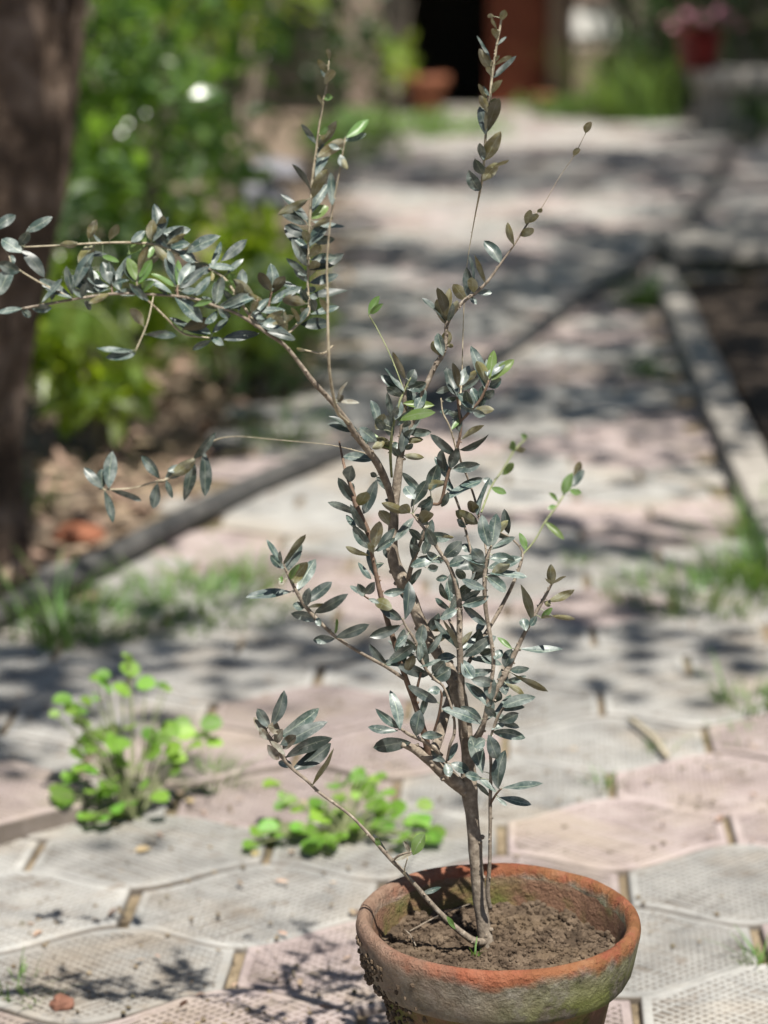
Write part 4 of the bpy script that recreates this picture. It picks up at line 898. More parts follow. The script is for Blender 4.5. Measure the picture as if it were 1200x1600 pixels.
# name, material, points (photo x, y, half width, depth offset from the trunk in metres)
BR = [
 ('trunk', 'bark', [(760, 1486, 14, 0), (758, 1462, 11.5, 0), (753, 1430, 11, 0), (748, 1395, 11, 0), (744, 1345, 10.5, 0), (741, 1310, 11.5, 0), (739, 1285, 10.5, 0), (735, 1250, 12, 0), (733, 1225, 12.5, 0), (731, 1185, 10.5, .004), (727, 1140, 10.5, .006), (721, 1100, 11.5, .008), (706, 1058, 11.5, .012), (690, 1030, 10, .016), (672, 1002, 9.5, .018), (655, 968, 10, .02), (642, 935, 10, .02), (628, 905, 11, .018), (617, 882, 10.5, .018), (613, 850, 8.5, .018), (615, 815, 7.5, .018), (618, 780, 7, .018), (622, 740, 6.5, .018), (627, 700, 5.5, .018), (630, 665, 5, .02), (632, 640, 4, .02), (633, 600, 2, .018)]),
 ('branch', 'bark', [(735, 1240, 11, 0), (712, 1222, 11.5, -.004), (690, 1203, 11, -.008), (668, 1184, 10, -.012), (648, 1170, 7.5, -.016), (628, 1163, 4, -.02)]),
 ('branch', 'bark', [(672, 1186, 8, -.01), (684, 1158, 8, .0), (692, 1130, 8, .012), (702, 1095, 7, .025), (712, 1060, 6, .03)]),
 ('branch', 'red_stem', [(670, 1182, 6, -.012), (664, 1150, 5.5, -.02), (655, 1120, 5, -.026), (645, 1090, 4.5, -.03), (634, 1060, 4.5, -.034), (626, 1035, 4.5, -.036), (617, 1005, 4.5, -.038), (606, 972, 4.5, -.04), (596, 935, 4.2, -.042), (588, 900, 3.6, -.044), (582, 870, 3.2, -.046), (576, 835, 4.5, -.048), (566, 812, 5, -.048), (557, 790, 5, -.048), (550, 765, 3.5, -.046), (541, 740, 2.5, -.044), (534, 710, 1.8, -.03), (530, 690, 1.4, -.02)]),
 ('branch', 'bark', [(634, 1062, 3, -.034), (600, 1040, 2.8, -.05), (560, 1018, 2.6, -.065), (525, 995, 2.6, -.075), (500, 972, 3.2, -.08), (478, 948, 3.4, -.082), (462, 922, 3, -.084), (448, 893, 2.4, -.085), (438, 876, 1.6, -.086)]),
 ('branch', 'bark', [(690, 1180, 3, -.012), (665, 1160, 2.8, -.03), (640, 1148, 2.8, -.045), (625, 1138, 2, -.05)]),
 # long left branch
 ('branch', 'bark', [(617, 800, 5.5, 0.018), (606, 760, 6, 0.004), (590, 725, 6, -0.013), (572, 700, 5.5, -0.025), (556, 680, 5, -0.036), (540, 655, 4.5, -0.048), (516, 625, 4, -0.059), (490, 597, 4, -0.071), (468, 568, 3.4, -0.076), (445, 540, 3, -0.082), (420, 522, 3.2, -0.088), (400, 508, 3, -0.090), (366, 488, 2.4, -0.094), (340, 480, 2.4, -0.097), (315, 470, 2.2, -0.099), (285, 464, 2.2, -0.099), (240, 460, 2.2, -0.099), (178, 459, 2.2, -0.099), (125, 466, 2, -0.099), (80, 474, 2, -0.099), (35, 482, 1.8, -0.099)]),
 ('branch', 'tan_stem', [(418, 520, 2.6, -0.088), (395, 500, 2, -0.088), (372, 465, 2, -0.085), (352, 437, 2.2, -0.082), (335, 424, 2.2, -0.081), (305, 409, 2, -0.079), (285, 400, 2, -0.076), (262, 389, 2, -0.076), (243, 382, 2, -0.076), (200, 379, 1.9, -0.076), (150, 380, 1.7, -0.076), (100, 383, 1.4, -0.076), (38, 386, 1.2, -0.076)]),
 ('branch', 'tan_stem', [(118, 468, 1.5, -0.099), (90, 455, 1.3, -0.099), (60, 440, 1.3, -0.099), (22, 416, 1.2, -0.099), (14, 400, 1, -0.099)]),
 ('branch', 'tan_stem', [(222, 461, 1.6, -0.099), (255, 492, 1.6, -0.094), (280, 517, 1.6, -0.088), (300, 525, 1.5, -0.088), (330, 528, 1.2, -0.088)]),
 ('branch', 'red_stem', [(408, 515, 2.2, -0.090), (418, 500, 2, -0.082), (420, 478, 2, -0.076), (424, 456, 1.6, -0.074)]),
 ('branch', 'red_stem', [(388, 500, 1.8, -0.091), (392, 488, 1.6, -0.088), (403, 468, 1.2, -0.082)]),
 ('branch', 'red_stem', [(278, 465, 1.6, -0.099), (277, 452, 1.6, -0.094), (278, 446, 1.2, -0.091)]),
 ('branch', 'red_stem', [(176, 460, 1.6, -0.099), (174, 446, 1.6, -0.094)]),
 ('branch', 'tan_stem', [(222, 460, 1.4, -0.099), (214, 445, 1.4, -0.099), (216, 430, 1.2, -0.099)]),
 ('branch', 'tan_stem', [(262, 388, 1.4, -0.076), (250, 378, 1.4, -0.073), (246, 366, 1.2, -0.071)]),
 ('branch', 'tan_stem', [(240, 462, 1, -0.099), (230, 505, .9, -0.134), (212, 548, .8, -0.157)]),
 # upright spray above the left branch
 ('branch', 'tan_stem', [(444, 526, 2.6, -0.084), (465, 507, 2.4, -0.076), (482, 488, 2.4, -0.071), (481, 455, 2.2, -0.065), (481, 420, 2.2, -0.065), (482, 385, 2.2, -0.065), (484, 345, 2.2, -0.065), (486, 310, 2.2, -0.065), (489, 270, 2.1, -0.065), (494, 235, 1.9, -0.065), (499, 195, 1.7, -0.065), (505, 160, 1.5, -0.065), (511, 130, 1.2, -0.065), (514, 95, .9, -0.065)]),
 ('branch', 'tan_stem', [(546, 662, 2.4, -0.048), (528, 645, 2.6, -0.065), (521, 620, 2.6, -0.076), (515, 580, 2.6, -0.088), (513, 540, 2.4, -0.094), (512, 500, 2.2, -0.094), (512, 460, 2, -0.094), (511, 410, 1.6, -0.094), (517, 340, 1.3, -0.099), (530, 270, 1.2, -0.105), (540, 215, 1, -0.105)]),
 ('branch', 'tan_stem', [(468, 545, 1.2, -0.076), (485, 549, 1.4, -0.076), (505, 552, 1.2, -0.071), (520, 540, .9, -0.065)]),
 # upper right twig
 ('branch', 'bark', [(626, 712, 4, .018), (640, 672, 4, .02), (655, 628, 4.5, .02), (668, 597, 4.2, .02), (680, 572, 4, .02), (692, 552, 4, .02), (697, 528, 3.4, .02), (698, 508, 3.2, .02), (708, 490, 2.8, .02), (725, 470, 2.8, .02), (745, 456, 2.6, .02), (764, 437, 2.3, .02), (782, 412, 1.8, .02), (803, 383, 1.4, .02), (822, 353, 1.4, .02), (836, 335, 1.1, .02), (848, 322, .7, .025), (872, 280, .5, .035), (897, 243, .5, .04), (915, 208, .5, .04), (922, 192, .5, .04)]),
 # top right leader
 ('branch', 'tan_stem', [(718, 640, 2, .03), (722, 580, 1.1, .045), (724, 500, .7, .05), (729, 420, .6, .05), (740, 350, .8, .04), (750, 298, 1.8, .02), (755, 268, 2, .01), (757, 240, 2, .008), (759, 210, 2, .005), (762, 175, 2.1, .003), (766, 148, 2.2, 0), (768, 125, 2.1, 0), (771, 105, 2, 0), (774, 85, 1.9, 0), (777, 65, 1.8, 0), (781, 45, 1.7, 0), (784, 25, 1.6, 0)]),
 # cluster right of the leader
 ('branch', 'red_stem', [(658, 822, 2.6, .0), (672, 790, 2.6, .0), (688, 785, 2.6, -.005), (698, 748, 2.6, -.008), (708, 715, 2.6, -.01), (717, 690, 2.6, -.012), (720, 664, 2.4, -.012), (717, 640, 2.2, -.012), (715, 618, 2.2, -.012), (718, 602, 1.6, -.012)]),
 ('branch', 'red_stem', [(718, 660, 1.8, -.012), (735, 642, 2, -.016), (748, 628, 2.2, -.018), (758, 610, 2.3, -.02), (764, 594, 1.6, -.02)]),
 ('branch', 'tan_stem', [(716, 715, 1.2, -.01), (703, 668, 1.2, -.02), (692, 645, 1.2, -.022), (689, 622, 1, -.022)]),
 # middle stems
 ('branch', 'bark', [(727, 1150, 4.5, -.012), (722, 1100, 5.5, -.02), (720, 1050, 5.5, -.024), (718, 1000, 5, -.026), (718, 950, 4.5, -.026), (713, 915, 3.6, -.026), (702, 885, 3, -.026), (690, 866, 3, -.026), (674, 842, 2.8, -.026), (660, 822, 2.4, -.024), (645, 803, 1.8, -.022)]),
 ('branch', 'bark', [(720, 1060, 3.5, -.02), (735, 1030, 3.2, -.01), (752, 1000, 3, -.002), (768, 975, 3, .004), (785, 945, 3, .01), (800, 915, 2.8, .015), (812, 885, 2.4, .018), (816, 862, 1.6, .02), (800, 842, 1.4, .022), (782, 832, 1, .022)]),
 ('branch', 'bark', [(735, 1165, 6.5, -.008), (748, 1148, 6, -.02), (757, 1125, 4, -.026), (764, 1085, 3.4, -.028), (771, 1040, 3.2, -.028), (768, 1005, 3.2, -.028), (760, 960, 3.4, -.028), (757, 920, 3.4, -.03), (758, 890, 3, -.03), (763, 865, 2.4, -.03), (768, 852, 1.6, -.03)]),
 ('branch', 'bark', [(716, 1000, 2.4, -.02), (700, 960, 2.2, .0), (712, 935, 2, .01), (738, 905, 2, .02), (736, 865, 2, .03), (728, 830, 2, .035), (718, 795, 2, .04), (708, 768, 2, .04), (700, 745, 1.5, .04)]),
 ('branch', 'bark', [(758, 925, 2, -.02), (760, 880, 1.6, .01), (758, 850, 1.8, .03), (750, 815, 1.8, .04), (742, 780, 1.8, .045), (730, 745, 1.8, .045), (720, 720, 1.8, .04), (714, 690, 1.4, .03)]),
 ('branch', 'bark', [(636, 920, 4.5, .018), (640, 895, 4, .008), (648, 870, 3.6, .0), (658, 845, 3, -.008), (668, 820, 2.6, -.01)]),
 ('branch', 'bark', [(760, 1112, 3.4, -.024), (775, 1080, 4.4, -.026), (790, 1052, 5, -.026), (800, 1030, 4.6, -.026), (812, 1005, 3.6, -.026), (822, 985, 3.2, -.026), (836, 960, 3, -.026), (850, 935, 2.6, -.026), (862, 912, 1.8, -.026)]),
 ('branch', 'bark', [(766, 1420, 3.4, -.012), (762, 1395, 3.6, -.016), (765, 1350, 3, -.02), (766, 1300, 2.8, -.022), (766, 1250, 3, -.024), (767, 1200, 2.6, -.026), (766, 1165, 2.4, -.026), (768, 1148, 2, -.028), (778, 1120, 2.6, -.03), (788, 1104, 1.8, -.032)]),
 ('branch', 'red_stem', [(766, 1256, 2, -.024), (776, 1240, 1.8, -.03), (784, 1232, 1.2, -.034)]),
 ('branch', 'bark', [(697, 1192, 1.6, -.02), (703, 1165, 2.4, -.03), (710, 1145, 2.6, -.03), (708, 1115, 2, -.03), (694, 1075, 2, -.032), (680, 1062, 2.4, -.034), (665, 1045, 2.6, -.036), (655, 1020, 2.4, -.038), (648, 1000, 2.4, -.04), (635, 980, 2, -.042), (628, 966, 1.6, -.044)]),
 ('branch', 'red_stem', [(648, 1098, 2.4, -.03), (652, 1075, 2.2, -.034), (658, 1050, 2, -.038)]),
 ('branch', 'red_stem', [(590, 942, 1.4, -.042), (578, 937, 1.4, -.05), (569, 931, 1.4, -.055)]),
 ('branch', 'red_stem', [(674, 1155, 1.8, -.02), (685, 1120, 2, -.028), (690, 1090, 2, -.034), (688, 1078, 1.4, -.036)]),
 # low branch leaning out of the pot on the left
 ('branch', 'bark', [(758, 1472, 6, -.004), (740, 1470, 6, -.014), (715, 1452, 5, -.022), (688, 1427, 4.4, -.028), (660, 1396, 3.8, -.034), (632, 1364, 3.2, -.04), (612, 1344, 3.4, -.044), (595, 1325, 3, -.048), (570, 1297, 2.6, -.052), (545, 1272, 2.4, -.056), (500, 1239, 2.4, -.06), (480, 1220, 2.4, -.062), (456, 1200, 3, -.064), (438, 1178, 4, -.066), (422, 1154, 3.5, -.068), (412, 1138, 2, -.07)]),
 ('branch', 'bark', [(613, 1345, 2, -.044), (625, 1336, 1.8, -.05), (643, 1331, 1.5, -.054)]),
 ('branch', 'tan_stem', [(640, 1376, 1, -.038), (632, 1362, 1, -.06), (637, 1340, .9, -.07)]),
 # thin shoots that reach back and blur
 ('branch', 'tan_stem', [(585, 712, 1.3, .05), (520, 696, .7, .11), (440, 688, .6, .16), (370, 682, .6, .19), (332, 690, 1.2, .20), (302, 718, 1.8, .20), (262, 748, 2, .20), (246, 752, 1.8, .20), (210, 762, 1.2, .21), (172, 765, 1.5, .21), (155, 764, 1.2, .21)]),
 ('branch', 'green_stem', [(752, 800, 1.6, .045), (768, 760, 1.5, .14), (785, 735, 1.5, .26), (803, 705, 1.5, .36), (822, 685, 1.2, .42)]),
 ('branch', 'green_stem', [(815, 868, 1.6, .02), (835, 845, 1.4, .12), (852, 815, 1.4, .22), (872, 788, 1.4, .29), (890, 758, 1.4, .32), (905, 735, 1.2, .34)]),
 ('branch', 'green_stem', [(633, 615, 1, .02), (612, 560, .9, .05), (590, 515, .9, .07), (576, 492, 1, .07)]),
 ('branch', 'green_stem', [(612, 745, 2, .0), (610, 705, 2.4, -.02), (614, 668, 2.2, -.03), (622, 635, 2, -.032), (630, 614, 1.6, -.03), (642, 590, .9, -.03)]),
]
# leaves: base x y, tip x y, apparent width, kind (t top, d top turned from the sun, u underside, g fresh green, b brown dead)
LV = """
-12 362 24 335 14 t;40 363 81 338 13 t;30 384 44 363 13 d;36 395 2 372 18 t;34 391 70 432 16 t;20 415 18 398 8 t;20 416 -6 462 20 t;112 466 62 434 15 t;138 373 150 342 12 u;160 380 147 366 4 t;175 402 126 395 7 t;116 450 145 394 15 t;170 448 136 433 9 t;172 444 161 408 16 t;170 452 140 452 8 t;172 442 151 421 4 g;173 445 203 397 11 t;129 463 134 444 10 t;130 466 114 450 9 t;176 446 200 437 6 t;178 457 225 456 10 t;170 459 138 473 9 u;132 470 143 485 8 t;35 482 -10 487 8 t;33 483 50 494 10 t;
246 366 242 317 14 t;251 365 298 357 14 t;285 397 257 370 10 t;289 395 343 368 16 t;345 408 385 373 14 t;205 378 226 360 11 t;216 430 229 382 10 u;200 397 228 370 13 g;276 447 259 400 15 t;278 446 279 405 10 g;280 446 302 406 17 t;281 450 327 415 13 t;283 455 307 455 10 t;272 448 235 425 6 g;268 458 225 433 8 t;262 462 243 446 6 t;272 462 318 502 19 t;338 475 348 432 15 d;336 478 337 440 8 t;337 477 315 462 9 t;340 481 396 465 14 t;336 482 310 462 6 g;355 428 380 404 8 t;331 425 332 440 5 u;
341 484 362 495 11 t;340 486 322 505 10 d;332 520 356 498 9 t;325 524 266 492 10 t;330 522 305 505 9 t;329 528 349 538 10 t;348 530 405 520 13 t;330 532 300 548 9 d;376 450 380 420 15 t;372 464 374 440 12 u;364 442 361 425 9 g;424 455 405 424 14 u;425 454 424 411 17 t;426 458 445 430 14 u;418 480 387 455 9 u;424 474 471 447 12 t;420 500 442 453 7 g;392 488 403 468 9 u;390 494 408 512 12 t;393 492 414 498 6 t;448 520 446 485 7 u;446 522 437 500 7 g;467 504 456 478 7 u;215 440 200 402 14 g;216 442 236 405 14 g;222 452 240 440 12 g;302 478 330 470 8 g;370 474 350 455 9 d;360 455 352 440 10 g;445 515 430 490 9 u;212 552 163 558 14 t;208 548 150 540 8 t;262 392 272 412 9 d;240 384 232 402 8 g;160 400 185 408 7 g;
484 422 537 395 14 t;484 442 528 428 12 t;486 461 543 451 10 t;485 432 495 405 14 u;483 402 500 382 11 u;483 464 495 487 12 t;484 462 496 465 9 t;482 456 493 450 8 t;480 440 458 415 10 d;480 430 447 405 9 d;480 448 475 470 6 t;511 490 500 465 8 u;480 490 470 480 8 u;480 415 466 395 10 d;481 470 470 452 10 d;481 425 466 428 8 t;478 548 462 543 5 u;
512 117 497 91 9 u;509 122 502 107 6 t;508 132 521 107 12 u;514 95 512 75 7 u;505 152 519 152 9 g;497 232 525 187 13 u;494 225 470 195 8 d;540 215 576 185 13 g;538 220 572 208 9 t;531 232 514 226 8 t;504 165 498 146 5 u;493 277 514 227 14 t;489 310 510 262 15 u;488 332 514 285 13 t;486 342 513 322 16 g;487 357 521 338 8 u;484 385 513 340 16 t;484 352 441 300 10 t;488 302 453 258 7 d;482 380 476 358 11 u;481 388 458 372 9 t;482 394 470 380 10 d;532 242 538 262 12 t;530 245 545 265 8 u;484 397 500 380 10 u;481 400 462 388 11 d;498 210 512 200 8 g;491 250 505 225 9 t;
160 764 132 730 13 t;160 763 158 733 14 d;170 763 177 705 18 t;172 765 220 785 8 d;163 767 178 817 11 t;250 747 220 713 13 d;258 747 290 730 15 d;268 742 306 716 16 u;303 717 338 678 11 d;246 755 238 795 14 t;260 750 269 779 8 d;303 722 289 785 15 d;318 704 322 775 16 t;285 730 262 735 10 t;
784 32 788 14 10 u;779 50 771 24 4 u;772 26 761 24 6 u;776 62 770 43 9 u;778 70 791 57 4 t;768 98 748 54 4 t;769 110 749 75 13 u;768 120 762 103 7 u;773 102 800 86 6 u;771 122 805 85 8 t;774 97 780 85 5 u;768 146 785 122 9 u;765 150 756 134 4 t;762 160 748 130 7 u;761 176 750 148 10 u;760 207 779 151 18 u;759 211 748 166 13 d;757 251 782 203 18 u;756 251 749 225 10 d;756 250 752 230 7 t;754 272 742 250 13 d;750 298 732 267 16 d;754 283 777 253 15 u;770 262 795 247 5 u;763 165 776 152 6 u;
782 412 757 375 16 t;758 442 744 395 7 u;738 458 736 398 5 t;730 464 728 418 13 d;741 457 738 431 14 u;727 469 708 443 16 u;745 458 769 457 8 t;700 492 701 449 10 u;697 495 684 447 14 u;697 508 683 466 16 u;697 505 662 463 6 t;703 495 715 468 9 u;700 502 708 475 8 d;803 383 794 346 9 u;823 352 827 325 10 u;827 348 841 333 9 u;812 368 835 355 12 u;840 332 847 325 6 u;897 244 905 230 8 u;915 208 923 188 10 u;735 464 745 475 7 t;
691 558 676 532 13 u;692 556 683 520 14 d;695 550 698 515 14 u;697 540 709 540 6 u;714 618 698 573 16 t;716 606 708 565 10 u;718 603 733 570 14 t;721 604 745 577 11 u;722 610 750 590 8 d;716 616 742 636 24 t;757 608 738 539 14 t;760 600 745 563 14 u;765 593 773 547 13 g;768 594 803 560 14 g;762 588 761 560 8 t;768 588 790 563 10 t;764 605 782 592 13 t;754 622 772 611 11 d;749 624 754 603 7 t;738 641 757 650 10 d;718 634 741 643 9 d;714 622 697 625 7 d;706 644 686 642 7 t;718 650 700 645 8 d;735 636 728 612 12 d;745 628 738 605 10 t;720 655 706 670 6 g;
633 592 615 548 9 u;632 612 603 572 6 t;630 614 595 585 13 t;630 620 605 606 12 d;634 602 649 577 15 d;632 626 648 615 6 t;630 630 679 632 11 g;620 656 679 643 14 g;560 674 512 661 12 t;560 675 515 648 8 t;590 662 580 625 12 t;588 672 600 645 12 u;612 682 603 650 14 d;614 652 622 637 9 d;562 668 588 690 15 d;610 702 568 668 9 g;612 704 588 682 14 u;628 668 642 660 7 d;632 690 661 686 9 u;630 682 646 672 8 d;632 702 645 695 8 d;622 692 610 706 11 d;528 628 536 618 9 b;528 626 541 596 5 b;530 628 562 628 6 b;600 672 588 655 12 d;575 692 560 690 10 d;602 690 580 700 10 u;625 715 612 700 9 d;
545 753 549 729 17 d;556 786 528 748 13 d;560 803 512 787 10 d;561 790 573 765 17 u;568 803 590 750 15 d;578 858 552 822 15 d;556 828 541 803 8 t;584 858 592 812 16 u;580 868 578 845 9 u;590 862 616 825 12 t;604 872 610 835 14 d;547 772 551 755 9 t;618 790 602 780 8 t;640 802 626 788 18 u;656 818 673 797 17 u;588 745 579 740 8 d;648 780 633 758 15 t;580 905 560 878 8 t;600 880 575 890 7 t;
672 768 684 727 18 d;694 738 690 703 13 d;642 792 668 752 15 d;628 738 656 768 11 d;694 782 752 747 11 t;652 792 674 780 10 d;658 804 674 775 13 d;740 802 736 780 15 u;728 824 715 812 8 t;742 812 715 818 10 t;745 805 762 745 7 t;674 838 710 838 7 u;692 872 721 847 17 d;662 866 672 842 12 t;658 845 640 828 10 d;668 820 650 805 12 d;690 792 700 770 9 d;708 770 690 750 10 t;
767 856 777 803 17 t;769 856 798 838 4 t;766 854 755 844 5 t;676 876 641 884 13 t;668 888 684 886 11 d;758 882 722 868 9 t;758 878 738 858 20 t;757 892 733 880 18 d;742 888 708 870 19 t;757 920 723 905 12 t;762 888 815 870 15 t;768 898 797 880 13 u;764 896 825 898 10 t;762 902 792 925 15 t;760 900 785 915 13 d;722 946 764 932 14 d;718 928 736 914 13 d;703 952 680 935 8 d;714 953 689 966 13 d;712 930 704 896 14 d;726 906 714 890 12 d;700 938 688 913 8 d;690 880 668 862 10 t;700 884 725 875 12 t;655 862 642 852 9 d;740 862 722 850 12 t;742 905 760 888 13 d;700 902 682 905 9 d;
438 878 418 842 8 t;440 880 437 862 5 d;444 888 424 868 11 t;442 884 475 832 9 u;446 893 470 848 15 t;456 912 480 876 18 u;464 925 492 872 17 t;474 944 518 908 15 t;455 925 383 930 13 t;476 948 458 945 12 t;480 950 528 946 6 u;492 958 543 930 14 d;478 946 482 920 12 d;498 970 455 960 13 d;525 996 577 977 14 d;523 998 489 1001 12 d;440 900 438 910 6 g;452 905 466 882 8 g;495 965 500 978 12 d;524 990 528 968 4 g;446 905 436 912 8 b;
569 930 546 914 7 t;569 931 560 913 11 t;571 928 585 911 12 d;576 936 592 942 6 t;628 968 590 945 13 d;626 977 578 996 14 d;633 968 640 908 16 t;652 1028 608 998 8 t;658 1048 591 1033 10 t;637 992 620 1010 10 d;656 1012 662 976 15 t;656 1032 654 1006 9 t;660 1026 692 990 8 d;712 1026 682 1030 13 t;656 1042 688 1028 5 t;676 1052 694 1034 19 d;674 1062 704 1044 20 d;716 1016 682 966 7 t;716 1018 694 962 6 u;668 1002 696 995 9 u;688 1000 704 985 8 d;650 1015 636 1000 6 d;
718 1018 743 997 13 t;726 1025 760 1005 14 t;742 1012 775 993 15 t;738 1008 748 985 15 d;750 1022 772 1016 12 d;735 1030 786 1037 10 t;721 1030 741 1060 17 t;718 1012 738 985 8 u;688 1078 669 1080 18 t;726 1066 764 1098 13 t;768 1094 765 1056 17 d;774 1098 780 1080 13 d;790 1086 785 1045 15 t;788 1042 799 1014 18 t;800 1014 777 995 7 g;822 986 818 965 13 t;828 978 838 963 9 t;790 1068 820 1086 8 u;757 1128 796 1082 8 t;762 1105 745 1078 9 t;736 1020 725 1000 9 d;712 1042 728 1052 10 d;745 990 757 972 10 t;772 1030 785 1015 12 t;
862 915 862 880 12 u;856 940 898 920 11 u;831 970 817 910 11 u;846 966 862 950 8 g;845 966 866 964 4 u;862 962 899 966 7 u;812 1014 880 1010 9 t;796 1050 858 1076 7 u;862 914 850 900 4 u;864 912 884 897 5 u;850 940 861 946 9 u;
754 1131 692 1106 15 t;752 1124 720 1105 13 d;763 1120 768 1095 13 t;785 1104 836 1088 15 t;786 1110 820 1104 9 t;780 1128 810 1115 14 d;778 1126 812 1138 9 d;770 1143 822 1155 14 d;763 1148 778 1186 18 t;758 1156 742 1167 15 d;754 1208 737 1150 19 t;778 1232 788 1172 18 d;784 1232 847 1220 9 t;780 1246 831 1256 11 t;776 1246 792 1258 5 t;776 1238 746 1210 7 t;766 1246 744 1225 6 d;750 1216 728 1210 12 t;698 1190 714 1160 10 t;697 1191 660 1172 12 d;696 1193 704 1213 20 t;704 1193 735 1205 14 t;768 1140 790 1128 8 t;775 1120 760 1105 11 d;
625 1140 611 1078 15 t;623 1138 586 1108 11 d;622 1142 576 1135 11 t;642 1160 582 1170 20 d;650 1150 655 1110 19 d;658 1150 692 1150 11 d;
420 1136 402 1108 14 d;424 1134 445 1080 16 d;434 1152 500 1108 18 d;438 1164 511 1126 19 t;446 1184 518 1157 17 d;456 1203 516 1160 21 t;418 1150 397 1120 11 b;438 1142 420 1134 15 b;446 1180 424 1158 8 b;456 1197 434 1190 11 t;420 1156 406 1138 10 b;436 1186 420 1165 12 b;488 1228 517 1165 7 u;442 1170 460 1150 14 b;430 1160 440 1140 12 b;
645 1336 663 1302 17 g;606 1340 582 1304 8 d;616 1344 648 1328 8 b;660 1396 690 1387 7 d;596 1325 588 1310 7 g;640 1332 632 1315 6 b;712 1452 700 1432 6 g;
785 742 801 725 10 g;803 705 800 690 10 g;822 686 815 678 8 g;805 705 822 700 9 u;872 785 860 770 5 g;880 772 894 738 13 g;892 760 912 733 12 t;898 750 906 720 10 u;852 816 882 842 9 g;822 860 812 832 9 g;890 765 908 770 9 g;870 790 856 795 6 g;576 492 592 462 11 g;578 490 597 475 8 g;770 757 755 748 9 t;768 762 790 770 9 g
"""
br_samples = []; br_objs = []
for bi, (nm, mt, pts) in enumerate(BR):
    sm = catmull(pts, 5); P3, R3 = [], []
    for (x, y, w, dy) in sm:
        p = P(x, y, YT + dy); P3.append(p); R3.append(max(w, .5) / FPX * (p.y * CP + (HC - p.z) * SP))
        br_samples.append((x, y, dy, bi))
    mb = MB(); thick = max(R3) > .004
    mb.tube(P3, R3, 14 if thick else 8, True, .16 if thick else .10, bi)
    # buds and leaf scars along the twig
    rr_ = random.Random(bi)
    for j in range(1, len(P3) - 1):
        if rr_.random() < (.35 if thick else .22):
            a = Vector((rr_.uniform(-1, 1), rr_.uniform(-1, .2), rr_.uniform(-.3, .8))).normalized(); r = R3[j]
            q = P3[j] + a * r * .7; mb.tube([q, q + a * (r * .5 + .0006), q + a * (r * .6 + .0012)], [r * .35 + .0002, r * .28 + .0002, .0001], 6)
    o = mb.obj(nm, M[mt], sap, True, loc=P3[0]); br_objs.append((o, P3))
BS = np.array(br_samples)
lr = random.Random(3)
view = lambda p: (Vector((0, 0, HC)) - p).normalized()
def leaf_piece(bx, by, tx, ty, w, kind, idx):
    d2 = (BS[:, 0] - bx) ** 2 + (BS[:, 1] - by) ** 2; j = int(np.argmin(d2)); sx, sy, dy, bi = BS[j]; bi = int(bi)
    stem = P(sx, sy, YT + dy); base = P(bx, by, YT + dy + lr.uniform(-.006, .004))
    app = math.hypot(tx - bx, ty - by) / FPX * (base.y * CP + (HC - base.z) * SP)
    wa = w / FPX * (base.y * CP + (HC - base.z) * SP)
    up = ty < by - abs(tx - bx) * .5
    dep = lr.uniform(-.35, .25) * app
    if kind == 'u' and up: dep = -lr.uniform(.05, .35) * app
    if kind in 'tg' and up: dep = lr.uniform(.0, .4) * app
    if app < .016: dep = -lr.uniform(.6, 1.1) * app if kind != 't' else lr.uniform(-.9, .9) * app
    tip = P(tx, ty, base.y + dep)
    ax = tip - base; L_ = ax.length; a = ax.normalized()
    wa *= 1.2; W_ = max(wa / .95, L_ * .27); W_ = min(W_, L_ * .66)
    c = min(.97, wa / W_); s = math.sqrt(1 - c * c)
    v = view(base); e1 = (v - a * v.dot(a)).normalized(); e2 = a.cross(e1)
    sg = 1 if kind in 'tdgb' else -1
    n1, n2 = (e1 * sg * c + e2 * s).normalized(), (e1 * sg * c - e2 * s).normalized()
    if kind == 'd': nrm = n1 if n1.dot(SUN) < n2.dot(SUN) else n2
    elif kind == 'u': nrm = n1 if n1.z > n2.z else n2
    else: nrm = n1 if n1.dot(SUN) > n2.dot(SUN) else n2
    side = a.cross(nrm).normalized()
    K = 9; curl = lr.uniform(-.06, .09) * L_; fold = lr.uniform(.05, .45); tw = lr.uniform(-.8, .8); bend = lr.uniform(-.16, .16) * L_; wav = lr.uniform(0, 6)
    ob = lr.uniform(.85, 1.25)
    vs, fs, uv = [], [], []
    for k in range(K + 1):
        t = k / K; prof = (math.sin(math.pi * min(1, t) ** ob)) ** .62 if 0 < t < 1 else 0
        prof = max(prof, .05 if k == 0 else .015) * (1 - .12 * max(0, .3 - t))
        w2 = W_ * .5 * prof; cen = base + a * L_ * t + nrm * curl * 4 * t * (1 - t) * (-1) - nrm * (.08 * L_ * t * t) + side * bend * (t * t - t)
        an = tw * (t - .5); sd = side * math.cos(an) + nrm * math.sin(an); nn = nrm * math.cos(an) - side * math.sin(an)
        for q in (-1, -.5, 0, .5, 1):
            hgt = abs(q) ** 1.3 * fold * w2 + .12 * w2 * math.sin(t * 8 + wav + q * 2)
            vs.append(cen + sd * q * w2 + nn * hgt); uv.append((.5 + q * .5, t))
    for k in range(K):
        for q in range(4):
            A = k * 5 + q; fs.append((A, A + 1, A + 6, A + 5))
    # petiole
    pv = base + a * L_ * .04; n0 = len(vs); r = max(.00035, W_ * .045); mid = stem.lerp(pv, .55) + Vector((0, 0, .0004))
    for p_, rr_ in ((stem, r * 1.3), (mid, r), (pv, r * .8)):
        for q in range(4):
            an = q * math.pi / 2; vs.append(p_ + side * math.cos(an) * rr_ + nrm * math.sin(an) * rr_); uv.append((.5, .02))
    for g_ in range(2):
        for q in range(4): A = n0 + g_ * 4; fs.append((A + q, A + (q + 1) % 4, A + 4 + (q + 1) % 4, A + 4 + q))
    return vs, fs, uv, bi, base, W_ * L_
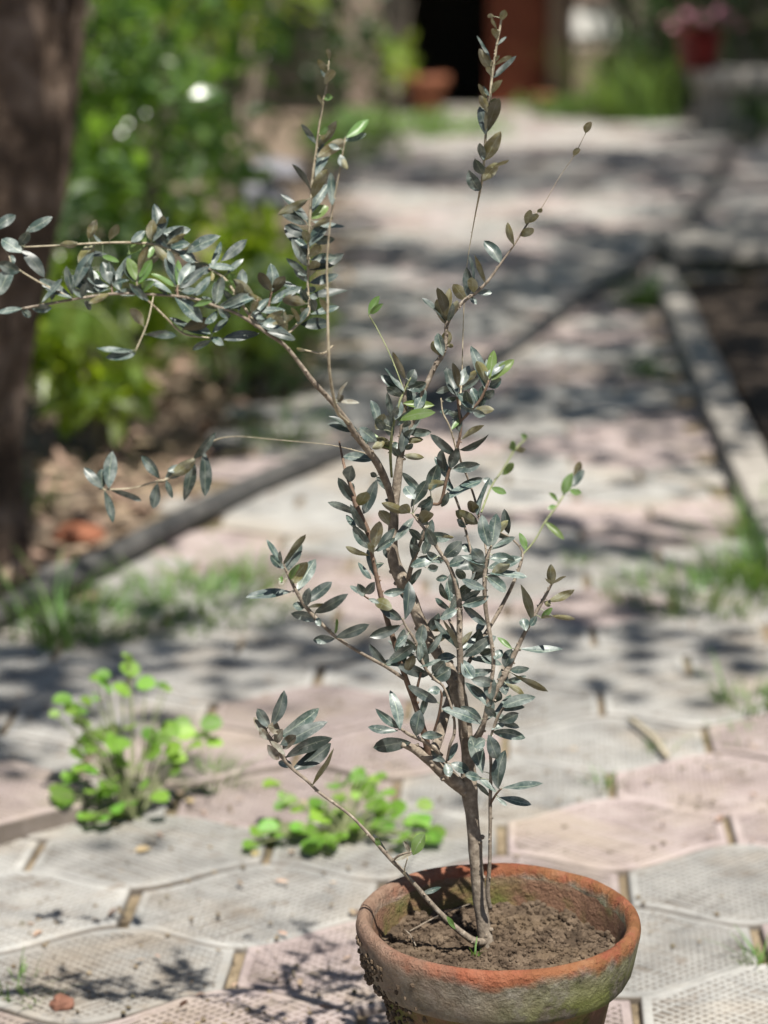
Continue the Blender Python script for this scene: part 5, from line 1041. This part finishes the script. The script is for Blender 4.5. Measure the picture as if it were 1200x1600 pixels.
# the crowded middle of the crown: extra leaves along the inner twigs
fill = []
inner_ids = [i for i, b in enumerate(BS) if 575 < b[0] < 815 and 600 < b[1] < 1130 and b[2] < .05]
left_ids = [i for i, b in enumerate(BS) if 20 < b[0] < 500 and 340 < b[1] < 530 and b[2] < .0]
spray_ids = [i for i, b in enumerate(BS) if 470 < b[0] < 520 and 200 < b[1] < 480 and b[2] < .0]
for q in range(146):
    b = BS[lr.choice(inner_ids if q < 78 else (left_ids if q < 138 else spray_ids))]; an = lr.uniform(-2.9, .4) if lr.random() < .8 else lr.uniform(0, 6.28); ln = lr.uniform(28, 54); bx, by = b[0] + 5 * math.cos(an), b[1] + 5 * math.sin(an)
    fill.append('%.0f %.0f %.0f %.0f %.0f %s' % (bx, by, bx + ln * math.cos(an), by + ln * math.sin(an), lr.uniform(8, 16), lr.choice('tddddu') if q < 78 else lr.choice('tttddduu' if q < 138 else 'ttdduu')))
LV = LV.strip() + ';' + ';'.join(fill)
leaves = []
for idx, s_ in enumerate(LV.replace('\n', '').split(';')):
    t_ = s_.split()
    if len(t_) == 6: leaves.append((leaf_piece(*map(float, t_[:5]), t_[5], idx), t_[5]))
MK = {'t': 'olive_leaf', 'd': 'olive_leaf', 'u': 'olive_leaf', 'g': 'green_leaf', 'b': 'dead_leaf'}
order = sorted(range(len(leaves)), key=lambda i: -leaves[i][0][5]); big = set(order[:300]); rest = {}
print('LEAVES', len(leaves))
for i, ((vs, fs, uv, bi, base, ar), kd) in enumerate(leaves):
    if i in big:
        o = mesh_obj('leaf', vs, fs, M[MK[kd]], br_objs[bi][0], True, loc=base, uvs=uv)
        if kd == 'b': o['label'] = 'withered brown leaf'
    else:
        rest.setdefault(MK[kd], MB()).add(vs, fs, uv)
for k_, mb in rest.items():
    o = mb.obj('small_leaves', M[k_], sap, True); o['kind'] = 'stuff'
# dry stalks and a green sprig in the pot
g = G(740, 1478, SOILZ); grass_tuft('grass_sprig', 'tiny green grass sprig at the foot of the sapling', (G(772 - 15, 1487, SOILZ).x - .008, G(757, 1490, SOILZ).y, SOILZ - .002), .014, .004, 7, .0016, M['grass'], cat='grass')
for (a, b, lab) in (((640, 1455), (735, 1412), 'thin dry stalk lying on the soil against the inner pot wall'), ((650, 1478), (632, 1452), 'short dry stalk lying on the soil near the front rim')):
    p0, p1 = G(*a, SOILZ + .002), G(*b, SOILZ + .008); mb = MB(); mb.tube([p0, p0.lerp(p1, .5) + Vector((0, 0, .003)), p1], [.0006, .0006, .0004], 6); tag(mb.obj('dry_stalk', M['bark']), lab, 'stalk')
